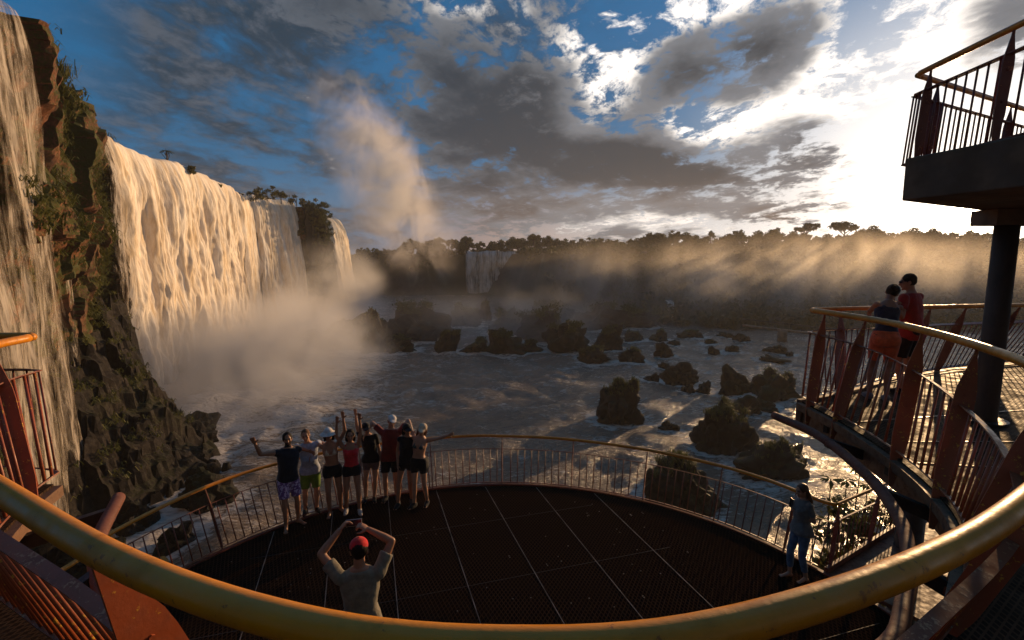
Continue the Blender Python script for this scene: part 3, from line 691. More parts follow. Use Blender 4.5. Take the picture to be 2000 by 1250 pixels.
RLR = [(-5.50, 5.20), (-5.56, 5.38), (-5.57, 5.75)] + [tuple(P(px, py, ZL + .96).xy) for px, py in ((150, 1095), (215, 1042), (400, 952), (540, 906), (700, 872), (885, 853), (1000, 852), (1120, 859), (1265, 879), (1400, 908), (1500, 938), (1600, 977))] + [tuple(P(1632, 986, ZL + .96).xy)]
RB = []
for x, y in RLR:
    d = Vector((x - LC.x, y - LC.y)); RB.append(tuple(Vector((LC.x, LC.y)) + d.normalized() * min(d.length - .12, LR + .06)))
rt = [V3(p, ZL + .96) for p in RLR]; rb_ = [V3(p, ZL) for p in RB]
cl = Curve(rt)
pl = [min(cl.s, key=lambda s: (cl.at(s) - P(px, py, ZL + .96)).length) for px, py in ((400, 952), (545, 905), (700, 872), (838, 857), (980, 852), (1120, 859), (1265, 879), (1410, 911), (1555, 960))]
railing('platform_railing', 'long curved railing with yellow handrail round the water side of the lower platform', 'railing', rt, rb_, pl, .15, .029, (M_YEL, M_RED, M_RED), mid=.27, wpost=.07, bal_r=.0098, ext=1.1, mid_w=.012)
# side gangway leaving the platform at the right
sg = empty('gangway', (6, 7.5, ZL)); tag(sg, 'narrow brown gangway leading off the lower platform under the gallery at right', 'gangway')
g0, g1 = P(1612, 1118, ZL), P(1752, 1030, ZL)
gd = (g1 - g0).normalized(); gn = Vector((gd.y, -gd.x, 0))
mb = MB(); o_ = Vector((6, 7.5, ZL))
mb.prism([g0 + gd * .02 - o_ - Vector((0, 0, .07)), g0 + gd * 5 - o_ - Vector((0, 0, .07)), g0 + gd * 5 + gn * 1.5 - o_ - Vector((0, 0, .07)), g0 + gd * .02 + gn * 1.5 - o_ - Vector((0, 0, .07))], (0, 0, .06))
mb.build('deck', M_BEAM, sg, recalc=True)
mb = MB(); mb.sweep([g0 - o_, g0 + gd * 5 - o_], [(-.02, -.2), (.03, -.2), (.03, .08), (-.02, .08)]); mb.build('edge_beam', M_RED, sg, recalc=True)
gt = [rt[-1], rt[-1] + gd * .05 + gn * -.02] + [P(1700, 957, ZL + .96), P(1770, 928, ZL + .96)]
gt = [rt[-1] + (gt[-1] - rt[-1]) * f for f in (0, .25, .5, .75, 1, 1.6)]
gb = [g0 + gd * (gt[i] - gt[0]).length * 1.02 for i in range(6)]
railing('gangway_railing', 'yellow topped railing along the side gangway behind the woman in jeans', 'railing', gt, gb, [.12, 1.35, 2.6], .13, .024, (M_YEL, M_RED, M_BAR), mid=.27, wpost=.07, bal_r=.0075, ext=1.1, mid_w=.012)
# landing deck lower right, seen through the gap between the gallery and the platform
ld = empty('landing', (5.0, 3.2, ZL - .02)); tag(ld, 'sunlit mesh landing in the gap at the lower right beneath the gallery', 'landing')
mb = MB(); mb.prism([(0, -2.6, -.06), (3.6, -2.6, -.06), (3.6, 2.6, -.06), (.45, 2.4, -.06), (.62, .9, -.06), (.45, -.8, -.06)], (0, 0, .06)); mb.build('deck', M_UDECK, ld, recalc=True)
mb = MB(); mb.prism([(.4, -.9, .004), (3.4, -.5, .004), (3.4, -.46, .004), (.4, -.86, .004)], (0, 0, .003)); mb.build('deck_seam', M_SEAM, ld, recalc=True)
# ------------------------------------------------------------------ sky, clouds, sun
SUN_AZ, SUN_EL = R(41), R(8.0)
sv = Vector((math.sin(SUN_AZ) * math.cos(SUN_EL), math.cos(SUN_AZ) * math.cos(SUN_EL), math.sin(SUN_EL)))
world = bpy.data.worlds.new("World"); scene.world = world; world.use_nodes = True
t = NT(world.node_tree)
world.cycles.sampling_method = 'MANUAL'; world.cycles.sample_map_resolution = 512
bg = t.n['Background']; bg.inputs['Strength'].default_value = .1
sky = t.n.new('ShaderNodeTexSky'); sky.sky_type = 'NISHITA'; sky.sun_disc = False
sky.sun_elevation = SUN_EL; sky.sun_rotation = SUN_AZ; sky.altitude = 200; sky.air_density = 1.0; sky.dust_density = 1.0; sky.ozone_density = 4.0
d = t.node('ShaderNodeTexCoord').outputs['Generated']
dn = t.vm('NORMALIZE', d)
sp = t.node('ShaderNodeSeparateXYZ', {0: dn}); X, Y, Z = sp.outputs
zc = t.m('MAXIMUM', Z, 0.0)
az = t.m('ARCTAN2', X, Y); el = t.m('ARCSINE', Z)
ga, ge = AE(1880, 425); gv = (math.sin(ga) * math.cos(ge), math.cos(ga) * math.cos(ge), math.sin(ge))
cs = t.vm('DOT_PRODUCT', dn, gv); ang = t.m('ARCCOSINE', t.m('MINIMUM', cs, .99999))
# cloud layer seen in perspective
den = t.m('ADD', zc, .16)
cx, cy = t.m('DIVIDE', X, den), t.m('DIVIDE', Y, den)
cv = t.node('ShaderNodeCombineXYZ', {0: cx, 1: cy, 2: 0.0}).outputs[0]
cvr = t.mapping(cv, (1.0, .75, 1), (3.1, 1.7, 0), (0, 0, R(28)))
wv = t.noise(cvr, 2.4, 3, .55, out='Color')
cw = t.vm('ADD', cvr, t.vm('MULTIPLY', t.vm('SUBTRACT', wv, (.5, .5, .5)), (.15, .15, .15)))
n1 = t.noise(cw, 1.9, 5, .58); n2 = t.noise(t.vm('ADD', cw, (7.3, 2.2, 0)), 4.6, 7, .66); n3 = t.noise(t.vm('ADD', cw, (1.3, 9.2, 0)), 13, 5, .66)
for nd_ in t.n:
    if nd_.bl_idname == 'ShaderNodeTexNoise': nd_.noise_dimensions = '2D'
ae = t.node('ShaderNodeCombineXYZ', {0: az, 1: el, 2: 0.0}).outputs[0]
def blob(px, py, sx, sy, rot=0):
    """soft patch of sky round the direction of a cloud; sizes in degrees"""
    a0, e0 = AE(px, py)
    mp = t.n.new('ShaderNodeMapping'); mp.vector_type = 'TEXTURE'; t.set(mp.inputs['Vector'], ae)
    mp.inputs['Location'].default_value = (a0, e0, 0); mp.inputs['Rotation'].default_value = (0, 0, R(rot)); mp.inputs['Scale'].default_value = (R(sx) * 2.1, R(sy) * 2.1, 1)
    return t.node('ShaderNodeTexGradient', {0: mp.outputs[0]}, gradient_type='QUADRATIC_SPHERE').outputs['Fac']
def total(items):
    s = None
    for w, b in items:
        s = t.m('MULTIPLY_ADD', blob(*b), w, s if s is not None else 0.0)
    return s
CLOUD = total([(.40, (880, 170, 15, 10, -28)), (.36, (1180, 300, 17, 7, -14)), (.34, (1540, 90, 10, 8, 25)), (.24, (1300, 130, 8, 5, 0)),
               (.34, (1592, 268, 3.6, 2.6, 0)), (.25, (1530, 424, 4.2, 1.0, 0)), (.24, (1960, 40, 7, 6, 0)), (.2, (980, 400, 14, 3, 0)), (.2, (1150, 425, 12, 2.2, 0)), (.18, (1480, 350, 10, 2.4, -6)),
               (-.62, (250, 170, 15, 10, -15)), (-.4, (430, 90, 8, 8, 0)), (-.2, (330, 300, 10, 5, 0)), (-.28, (120, 40, 9, 8, 0)), (-.20, (1000, 45, 3.6, 3, 0)), (-.25, (1110, 372, 4.5, 1.2, 0)), (-.34, (1740, 330, 7, 8, 0)), (-.12, (1210, 190, 2.5, 4, 30)), (.12, (1880, 130, 3, 2, 0)), (.14, (1700, 200, 3, 1.5, 0))])
VEIL = total([(1.0, (470, 360, 19, 5.5, -10)), (.9, (640, 110, 12, 13, -45)), (.75, (520, 220, 14, 4, -32)), (.85, (900, 200, 16, 12, -28)), (.7, (1250, 300, 18, 7, -10)), (.30, (380, 40, 5, 5, -50))])
behind = t.ss(Y, -.05, -.5)
sg_ = lambda n, k: t.m('MULTIPLY', t.m('SUBTRACT', n, .5), k)
puff = t.m('ADD', sg_(n2, 1.35), sg_(n3, .8))
dens = t.m('ADD', t.m('MULTIPLY_ADD', t.m('SUBTRACT', n1, .5), 1.3, puff), t.m('ADD', t.m('MULTIPLY', CLOUD, 1.15), t.m('MULTIPLY_ADD', behind, .25, -.10)))
cov = t.ss(dens, -.05, .25)
thick = t.ss(dens, .04, .62)
sunn = t.m('EXPONENT', t.m('MULTIPLY', t.m('DIVIDE', ang, R(24)), -1.0))     # nearness to the sun
sunw = t.m('EXPONENT', t.m('MULTIPLY', t.m('POWER', t.m('DIVIDE', ang, R(13.5)), 2.0), -1.0))
BRIGHT = total([(1.1, (1560, 200, 9, 4.5, 10)), (1.1, (1190, 150, 3.2, 6.5, -35)), (1.0, (1400, 10, 10, 2.4, 0)), (1.1, (1760, 110, 6, 7, 0)), (.8, (1370, 245, 4.5, 2, 0)), (.55, (890, 15, 8, 2.5, 0)), (.7, (1250, 430, 16, 2.0, 0)), (.5, (580, 290, 6, 1.6, -20)), (.5, (1120, 90, 6, 3, -10)),
                (-.9, (1592, 268, 3.6, 2.6, 0)), (-.9, (1530, 424, 4, 1.0, 0)), (-.5, (1290, 320, 12, 2.6, -5)), (-.5, (1500, 100, 6, 5, 30))])
blue = t.mix(t.ss(el, R(1), R(26)), (.008, .140, .30), (.0, .125, .31))
nis = t.vm('MULTIPLY', sky.outputs[0], (.015, .015, .015))
base = t.vm('ADD', t.vm('MULTIPLY', blue, (.92, .92, .92)), nis)
base = t.vm('MULTIPLY', base, t.node('ShaderNodeCombineXYZ', {0: t.m('SUBTRACT', 1.0, t.m('MULTIPLY', behind, .5)), 1: t.m('SUBTRACT', 1.0, t.m('MULTIPLY', behind, .6)), 2: t.m('SUBTRACT', 1.0, t.m('MULTIPLY', behind, .65))}).outputs[0])
veil = t.m('MULTIPLY', t.m('MINIMUM', t.m('MULTIPLY', VEIL, 1.7), 1.0), t.ss(t.m('ADD', sg_(n1, 1.6), sg_(n2, 1.0)), -.28, .22, .12, .97))
vcol = t.mix(t.ss(t.m('ADD', sg_(n2, 1.0), sg_(n3, .6)), -.10, .26), (.018, .042, .068), (.085, .105, .135))
base = t.mix(veil, base, vcol)
# warm pale band along the horizon
hz = t.m('EXPONENT', t.m('MULTIPLY', t.m('POWER', t.m('DIVIDE', t.m('SUBTRACT', el, R(1)), R(5.0)), 2.0), -1.0))
hzs = t.m('MULTIPLY', hz, t.ss(az, R(-24), R(4), .05, .92))
base = t.mix(hzs, base, t.mix(t.ss(az, R(-5), R(22)), (.40, .28, .235), (.80, .77, .75)))
base = t.mix(t.m('MINIMUM', t.m('MULTIPLY', sunw, 1.3), 1.0), base, (1.6, 1.48, 1.36))
lit = t.m('ADD', t.m('MULTIPLY_ADD', puff, .75, .16), t.m('ADD', t.m('MULTIPLY', sunn, .40), t.m('MULTIPLY', BRIGHT, .72)))
lit = t.m('SUBTRACT', lit, t.m('MULTIPLY', thick, .36))
dark = t.mix(t.ss(az, R(-30), R(24)), (.018, .038, .062), (.038, .052, .068))
dark = t.mix(t.ss(el, R(9), R(1), 0, .65), dark, (.17, .12, .10))
midc = t.mix(t.ss(az, R(-32), R(10)), (.10, .125, .16), (.195, .21, .235))
cc = t.mix(t.ss(lit, -.06, .42), dark, midc)
cc = t.mix(t.ss(lit, .40, .80), cc, (1.4, 1.3, 1.2))
cc = t.mix(t.m('MULTIPLY', behind, .85), cc, (.05, .05, .065))
skyc = t.mix(cov, base, cc)
glow = t.m('EXPONENT', t.m('MULTIPLY', t.m('POWER', t.m('DIVIDE', ang, R(3.2)), 2.0), -1.0))
skyc = t.mix(t.m('MINIMUM', t.m('MULTIPLY', glow, 1.2), 1.0), skyc, (6.0, 5.0, 3.8))
skyc = t.mix(t.ss(ang, R(1.3), R(.7)), skyc, (28, 23, 16))
below = t.ss(Z, .0, -.05)
skyc = t.mix(below, skyc, (.06, .045, .035))
final = t.vm('MULTIPLY', skyc, (10, 10, 10))
t.set(bg.inputs['Color'], final)
sl_ = bpy.data.lights.new('sun', 'SUN'); so = bpy.data.objects.new('sun', sl_); col.objects.link(so)
sl_.energy = 5.0; sl_.angle = R(.6); sl_.color = (1.0, .62, .30)
so.rotation_euler = (-sv).to_track_quat('-Z', 'Y').to_euler(); so.location = (30, 30, 60)
vs_ = scene.view_settings; vs_.view_transform = 'Standard'; vs_.look = 'None'; vs_.exposure = 0; vs_.gamma = 1
cy_ = scene.cycles
cy_.use_denoising = True
try: cy_.denoiser = 'OPENIMAGEDENOISE'
except Exception as e: print('denoiser', e)
cy_.max_bounces = 6; cy_.diffuse_bounces = 3; cy_.glossy_bounces = 3; cy_.transmission_bounces = 3; cy_.transparent_max_bounces = 16; cy_.volume_bounces = 1
cy_.volume_step_rate = 1.5; cy_.volume_max_steps = 96; cy_.sample_clamp_indirect = 4; cy_.use_adaptive_sampling = True; cy_.adaptive_threshold = .015
# ------------------------------------------------------------------ natural materials
def rock_mat(name, c1, c2, moss=None, moss_amt=.5, sc=.5):
    m, t, bs = newmat(name)
    p = coords(t, 'Position')
    a = t.noise(p, sc, 7, .65); b = t.noise(p, sc * 5, 6, .7); c = t.noise(p, sc * .33, 4, .6)
    colr = t.mix(t.ss(t.m('ADD', t.m('MULTIPLY', a, .6), t.m('MULTIPLY', b, .4)), .38, .62), c1, c2)
    if moss:
        nz = t.node('ShaderNodeSeparateXYZ', {0: t.node('ShaderNodeNewGeometry').outputs['Normal']}).outputs[2]
        d = t.noise(p, sc * 11, 5, .75)
        mk = t.ss(t.m('ADD', t.m('ADD', t.m('MULTIPLY', c, .8), t.m('MULTIPLY', d, .75)), t.m('MULTIPLY', nz, .22)), 1.14 - moss_amt * .8, 1.34 - moss_amt * .8)
        colr = t.mix(mk, colr, t.mix(d, tuple(x * .35 for x in moss), moss))
    t.set(bs.inputs['Base Color'], colr)
    t.set(bs.inputs['Roughness'], t.ss(b, .3, .7, .55, .95)); bs.inputs['Specular IOR Level'].default_value = .15
    t.set(bs.inputs['Normal'], t.bump(t.m('ADD', b, t.noise(p, sc * 16, 5, .7)), .5, .10))
    return m
M_CLIFF = rock_mat('basalt_cliff', (.23, .092, .042), (.05, .026, .016), (.075, .08, .015), .62, .62)
M_ROCK = rock_mat('wet_basalt', (.022, .015, .011), (.009, .007, .006), (.035, .036, .009), .34, .72)
M_BOULD = rock_mat('river_boulder', (.055, .036, .025), (.018, .013, .010), (.05, .045, .012), .40, .16)
M_FARROCK = rock_mat('far_cliff', (.07, .05, .04), (.025, .022, .02), (.04, .045, .015), .4, .12)
def leaf_mat(name, c1, c2, trans=.3):
    m, t, bs = newmat(name)
    p = coords(t, 'Position')
    rnd_ = t.node('ShaderNodeNewGeometry').outputs['Random Per Island']
    cc = t.mix(t.m('ADD', t.m('MULTIPLY', rnd_, .6), t.m('MULTIPLY', t.noise(p, .5, 3), .4)), c1, c2)
    t.set(bs.inputs['Base Color'], cc); bs.inputs['Roughness'].default_value = .6; bs.inputs['Specular IOR Level'].default_value = .25
    tr = t.node('ShaderNodeBsdfTranslucent', {0: cc}); mx = t.n.new('ShaderNodeMixShader'); mx.inputs[0].default_value = trans
    t.l.new(bs.outputs[0], mx.inputs[1]); t.l.new(tr.outputs[0], mx.inputs[2]); t.l.new(mx.outputs[0], t.n['Material Output'].inputs[0])
    return m
M_LEAF = leaf_mat('forest_leaves', (.035, .045, .012), (.09, .085, .025))
M_FERN = leaf_mat('cliff_ferns', (.05, .065, .012), (.15, .14, .03))
M_GRASS = leaf_mat('rock_grass', (.07, .08, .018), (.16, .15, .04))
M_BUSH = leaf_mat('river_shrubs', (.05, .055, .015), (.12, .11, .03))
M_BARK = simple('bark', (.06, .04, .028), (.025, .018, .013), 4, .85, bump=.4)
# ------------------------------------------------------------------ leaves, trees, boulders
def rv(rnd): 
    while True:
        v = Vector((rnd.uniform(-1, 1), rnd.uniform(-1, 1), rnd.uniform(-1, 1)))
        if .05 < v.length < 1: return v
def leaf_cloud(mb, c, rad, n, size, rnd, shell=.55):
    for _ in range(n):
        v = rv(rnd); v = v.normalized() * (shell + (1 - shell) * rnd.random()) * (.75 + .5 * mnoise.noise(v * 1.7 + Vector(c)))
        p = Vector(c) + Vector((v.x * rad[0], v.y * rad[1], v.z * rad[2]))
        a = rv(rnd).normalized(); b = a.cross(rv(rnd)).normalized(); s = size * rnd.uniform(.5, 1.2)
        mb.add([p - a * s, p + b * s * .45, p + a * s, p - b * s * .45], [(0, 1, 2, 3)])
def blades(mb, c, n, length, spread, rnd, droop=.6, width=.02, up=1.0):
    for _ in range(n):
        a = rnd.uniform(0, 2 * math.pi); d = Vector((math.cos(a), math.sin(a), 0)); L = length * rnd.uniform(.5, 1.1)
        p = Vector(c) + Vector((rnd.uniform(-1, 1), rnd.uniform(-1, 1), rnd.uniform(-.3, .3))) * spread
        w = Vector((-d.y, d.x, 0)) * width
        q = p + d * L * .30 + Vector((0, 0, L * .75 * up)); e = p + d * L * (.55 + .3 * droop) + Vector((0, 0, L * (1.0 - droop) * up))
        mb.add([p - w, p + w, q + w * .8, q - w * .8, e], [(0, 1, 2, 3), (3, 2, 4)])
def boulder_mesh(sx, sy, sz, seed, sub=4, rough=.5, facet=.5, flat=.25, boxy=.04):
    bm = bmesh.new(); bmesh.ops.create_icosphere(bm, subdivisions=sub, radius=1.0)
    tilt = .38 * math.sin(seed * 2.3)
    off = Vector((seed * 13.7, seed * 5.1, seed * 9.3))
    for v in bm.verts:
        p = v.co.copy(); n = p.normalized()
        d = mnoise.fractal(n * 1.3 + off, 1.0, 2.0, 3) * rough
        cell = mnoise.voronoi(n * 1.6 + off)[0]; d += (cell[1] - cell[0]) * facet * .85 - .16
        q = n * (1 + d)
        m_ = max(abs(q.x), abs(q.y), abs(q.z)); q = q.lerp(q / max(m_, .2) * min(m_, .92), boxy)
        if q.z < -flat: q.z = -flat + (q.z + flat) * .2
        v.co = Vector((q.x * sx, q.y * sy, (q.z + flat) * (1 + q.x * tilt) * sz / (1 + flat)))
    me = bpy.data.meshes.new('boulder'); bm.to_mesh(me); bm.free()
    return me
def boulder(name, label, cat, loc, sx, sy, sz, seed, mat=None, sub=4, group=None, rough=.5, facet=.5):
    me = boulder_mesh(sx, sy, sz, seed, sub, rough, facet); me.materials.append(mat or M_BOULD)
    o = bpy.data.objects.new(name, me); col.objects.link(o); o.location = loc
    return tag(o, label, cat, group)
# ------------------------------------------------------------------ left cliff and its crest
ZF = 24.5
crest = [(-19.5, 9), (-21.5, 17), (-22.9, 24.4), (-24.4, 28), (-26.4, 31.6), (-28.2, 35.4), (-33.4, 43.0), (-39.4, 51.0), (-41.5, 62), (-43, 70), (-46.5, 88), (-48.5, 98.5), (-41.5, 105.5), (-42.5, 118), (-50, 141), (-60, 175)]
foot = [(-17.5, 9), (-20.5, 17), (-24.0, 24), (-26.2, 28), (-28.8, 32.2), (-31.8, 36.8), (-36.6, 43.6), (-42.0, 51.5), (-43.2, 62), (-44.5, 70), (-47.5, 88), (-49.5, 98), (-41.8, 105.5), (-43, 118), (-50.5, 141), (-61, 175)]
cc_, cfoot = Curve([V3(p, ZF) for p in crest]), Curve([V3(p, -1) for p in foot])
mb = MB(); nu, nv = 860, 140; vs = []
for i in range(nu + 1):
    d = cc_.L * (i / nu) ** 1.25; tt = cc_.tt(d); a, b = cat_eval(cc_.c, tt), cat_eval(cfoot.c, tt)
    tn = (cat_eval(cc_.c, min(tt + .05, len(crest) - 1)) - cat_eval(cc_.c, max(tt - .05, 0))).normalized(); nr = Vector((tn.y, -tn.x, 0))
    zt_ = ZF + mnoise.noise(Vector((d * .12, 3, 1))) * 1.1 + mnoise.noise(Vector((d * .5, 8, 1))) * .5 - (.9 if d > 52 else 0)
    for j in range(nv + 1):
        f = j / nv; p = b.lerp(a, f); p.z = -1 + (zt_ + 1) * f
        q = Vector((d * .28, p.z * .16, 1.5)); cell = mnoise.voronoi(q)
        q2 = Vector((d * .9, p.z * .42, 7.5)); cell2 = mnoise.voronoi(q2)
        h = mnoise.cell(cell[1][0] * 3.1) * 1.5 + mnoise.cell(cell2[1][0] * 5.3) * .7 + min(.5, (cell[0][1] - cell[0][0]) * 1.3)
        h += mnoise.fractal(Vector((d * .25, p.z * .3, 0)), .9, 2, 5) * 1.1
        led = math.sin(p.z * .55 + mnoise.noise(Vector((d * .1, 0, 5))) * 3) * .35
        vs.append(p + nr * (h * .62 - .5 + led - max(0, f - .93) * 6))
fs = [(i * (nv + 1) + j, (i + 1) * (nv + 1) + j, (i + 1) * (nv + 1) + j + 1, i * (nv + 1) + j + 1) for i in range(nu) for j in range(nv)]
n0 = len(vs)
for i in range(nu + 1):      # plateau behind the crest
    p = vs[i * (nv + 1) + nv]; vs.append((p.x - 26, p.y + 6, p.z - 1.2)); 
fs += [(i * (nv + 1) + nv, (i + 1) * (nv + 1) + nv, n0 + i + 1, n0 + i) for i in range(nu)]
mb.add(vs, fs); cliff = mb.build('cliff', M_CLIFF, smooth=False); tag(cliff, 'tall red brown basalt cliff behind the waterfalls on the left', 'cliff', kind='structure')
# ferns and grasses hanging on the cliff
rnd = random.Random(11); mb = MB(); grid = lambda i, j: Vector(vs[i * (nv + 1) + j])
for _ in range(9000):
    i = rnd.randrange(10, int(nu * .56)); j = rnd.randrange(6, nv + 1); p = grid(i, j)
    k = mnoise.fractal(Vector((p.x * .16, p.y * .16, p.z * .13)), .9, 2, 3)
    if k < -.02 or (p.y > 52 and j < nv - 2): continue
    blades(mb, p + Vector((.25, -.1, 0)), 7, .75 + .6 * max(0, k), .35, rnd, .95, .035, .55)
tag(mb.build('cliff_plants', M_FERN), 'yellow green ferns and grass hanging from the cliff ledges', 'plants', kind='stuff')
# ------------------------------------------------------------------ waterfalls
def water_mat(name, c_hi, c_lo, alpha=None, sc=1.0, edge=1.3):
    m, t, bs = newmat(name)
    uv = t.node('ShaderNodeUVMap').outputs[0]
    v1 = t.mapping(uv, (.85 * sc, .060 * sc, 1)); v2 = t.mapping(uv, (4.2 * sc, .42 * sc, 1)); v3 = t.mapping(uv, (1.0 * sc, .36 * sc, 1))
    a = t.noise(v1, 1, 6, .62, .5); b = t.noise(v2, 1, 6, .7, .6); c = t.noise(v3, 1, 7, .62, .8)
    s = t.m('ADD', t.m('MULTIPLY', a, .42), t.m('ADD', t.m('MULTIPLY', b, .30), t.m('MULTIPLY', c, .28)))
    cc = t.mix(t.ss(s, .37, .60), c_lo, c_hi)
    t.set(bs.inputs['Base Color'], cc); bs.inputs['Roughness'].default_value = .7; bs.inputs['Specular IOR Level'].default_value = .15
    t.set(bs.inputs['Normal'], t.bump(t.m('ADD', t.m('MULTIPLY', c, 1.3), t.m('ADD', t.m('MULTIPLY', a, .6), b)), .6, .16))
    tp = t.n.new('ShaderNodeBsdfTransparent'); mx = t.n.new('ShaderNodeMixShader')
    sd = t.node('ShaderNodeAttribute', attribute_name='side').outputs['Fac']
    al = t.ss(t.m('ADD', t.m('MULTIPLY', sd, 1.0 / edge), t.m('MULTIPLY', t.m('SUBTRACT', b, .5), 1.6)), .18, .50)
    if alpha: al = t.m('MULTIPLY', al, t.ss(t.m('ADD', t.m('MULTIPLY', a, .40), t.m('ADD', t.m('MULTIPLY', b, .35), t.m('MULTIPLY', c, .25))), alpha[0], alpha[1], alpha[2], alpha[3]))
    t.set(mx.inputs[0], al)
    t.l.new(tp.outputs[0], mx.inputs[1]); t.l.new(bs.outputs[0], mx.inputs[2]); t.l.new(mx.outputs[0], t.n['Material Output'].inputs[0])
    return m
M_FALL = water_mat('falling_water', (.93, .85, .73), (.66, .50, .31))
M_VEIL = water_mat('water_veil', (.80, .70, .58), (.55, .42, .28), (.40, .68, 0.0, .80), 1.2, 1.6)
M_FARFALL = water_mat('far_falling_water', (.75, .72, .68), (.45, .38, .30), (.36, .56, .10, .95), .5, .6)
def waterfall(name, label, tops, feet, mat, nu, nv, amp=1.0, seed=0, zt=ZF, zb=-.3, curl=1.6, lip=1.3, taper=0, drift=.0):
    ca, cb_ = Curve([V3(p, 0) for p in tops]), Curve([V3(p, 0) for p in feet]); L = ca.L
    vs, uvs, eds = [], [], []
    for i in range(nu + 1):
        d = L * i / nu; tt = ca.tt(d); a, b = cat_eval(ca.c, tt), cat_eval(cb_.c, tt)
        out = (b - a); out.z = 0
        tn = (ca.at(min(L, d + .2)) - ca.at(max(0, d - .2))).normalized(); nr = Vector((tn.y, -tn.x, 0))
        lz = mnoise.noise(Vector((d * .16 + seed, 1, 1))) * .55 + mnoise.noise(Vector((d * .6 + seed, 4, 1))) * .25
        edge = min(1, min(d, L - d) / 1.2)
        for j in range(nv + 1):
            f = j / nv
            if f < .06:                                     # water gathering above the lip
                k = f / .06; p = a - nr * lip * (1 - k) * 1.4; z = zt + lz + .15 * (1 - k); dep = 0
            else:
                k = (f - .06) / .94; dep = k; z = zt + lz - (zt - zb) * (k ** 1.12)
                p = a + out * (k ** .62) + nr * curl * min(1, k * 6) ** .5 * .55
            w = .25 + .75 * min(1, dep * 5)
            sway = mnoise.noise(Vector((d * .15, dep * 1.2, seed))) * 1.5
            colm = mnoise.fractal(Vector((d * .20 + seed * 3 + sway * .25, dep * .55, seed)), .9, 2, 3)
            bil = mnoise.fractal(Vector((d * .62 + sway * .6, dep * 3.4 + seed, seed)), .8, 2.1, 4)
            fin = mnoise.turbulence(Vector((d * 1.3 + sway, dep * 5.5 + seed, 3)), 3, False) - .6
            disp = (colm * .95 + bil * (.26 + .50 * dep) + fin * .30) * amp * w
            p = p + nr * (disp * edge - (1 - edge) * 1.2) + tn * (drift * dep)
            vs.append(Vector((p.x, p.y, z))); uvs.append((d + seed * 10, (zt - z))); eds.append(min(d, L - d))
    nf = nv + 1
    fs = [(i * nf + j, (i + 1) * nf + j, (i + 1) * nf + j + 1, i * nf + j + 1) for i in range(nu) for j in range(nv)]
    me = bpy.data.meshes.new(name); me.from_pydata([tuple(v) for v in vs], [], fs); me.materials.append(mat); ea = me.attributes.new('side', 'FLOAT', 'POINT'); ea.data.foreach_set('value', eds)
    ul = me.uv_layers.new(name='UVMap'); idx = [0] * len(me.loops); me.loops.foreach_get('vertex_index', idx)
    flat = []
    for k in idx: flat += uvs[k]
    ul.data.foreach_set('uv', flat); me.polygons.foreach_set('use_smooth', [True] * len(me.polygons)); me.update()
    o = bpy.data.objects.new(name, me); col.objects.link(o)
    return tag(o, label, 'waterfall')
waterfall('waterfall', 'widest and nearest waterfall, a broad cream curtain lit by the low sun', [(-37.4, 48.9), (-39.2, 53), (-40.4, 62), (-41.8, 70), (-44.2, 80), (-45.6, 86)], [(-37.2, 49.4), (-38.2, 53.6), (-38.6, 62), (-39.9, 70), (-42.8, 80), (-44.4, 86.2)], M_FALL, 300, 200, 1.0, 1)
waterfall('waterfall', 'thin darker waterfall strip between the broad curtain and the middle plunge', [(-44.6, 84.0), (-46.2, 89), (-47.6, 94)], [(-43.6, 84.0), (-45.0, 89), (-46.0, 94)], M_FALL, 60, 130, .5, 2, ZF - .4)
waterfall('waterfall', 'middle waterfall plunging left of the mossy rock buttress', [(-47.2, 92.5), (-46.4, 97), (-45.0, 101.5), (-43.4, 105.0)], [(-45.0, 92), (-44.2, 97), (-42.8, 101), (-41.0, 104.2)], M_FALL, 130, 130, .9, 3, ZF - .2)
waterfall('waterfall', 'last waterfall of the left row, right of the mossy rock buttress', [(-40.6, 109.2), (-40.9, 114), (-41.6, 120), (-43, 128)], [(-36.6, 108.6), (-37.4, 114), (-38.4, 120), (-40, 128)], M_FALL, 110, 110, 1.0, 4, ZF - 2.2, curl=2.4)
waterfall('waterfall', 'thin veil of water trickling down the cliff at the left frame edge', [(-21.4, 18.5), (-22.2, 22.2), (-22.8, 24.6), (-23.4, 26.6)], [(-20.1, 18.8), (-21.4, 22.2), (-22.5, 24.8), (-23.3, 26.6)], M_VEIL, 120, 170, .35, 5, ZF + .3, curl=.9)
waterfall('waterfall', 'narrow trickle on the dark rock just left of the broad curtain', [(-34.4, 45.0), (-35.6, 46.6)], [(-34.2, 44.4), (-35.2, 45.8)], M_VEIL, 24, 120, .2, 6, ZF - 1)
waterfall('waterfall', 'short trickle beside the left railing running down to the rocks', [(-25.3, 29.4), (-25.9, 30.2)], [(-24.9, 28.6), (-25.5, 29.4)], M_VEIL, 24, 120, .25, 7, ZF - 1)
# mossy buttress between two falls
bo = boulder('rock_buttress', 'dark mossy rock buttress standing between two of the left waterfalls', 'rock', (-40.2, 107.2, 12.0), 2.5, 3.4, 12.0, 21, M_ROCK, 5)
for v in bo.data.vertices:
    if v.co.z > 11.2: v.co.z = 11.2 + (v.co.z - 11.2) * .06
mb = MB(); rnd = random.Random(4)
for _ in range(420): blades(mb, (rnd.uniform(-1.2, 2.6), rnd.uniform(-3.2, 2), rnd.uniform(3.5, 12)), 7, 1.2, .3, rnd, .95, .06, .5)
mb.build('hanging_plants', M_FERN, bo)
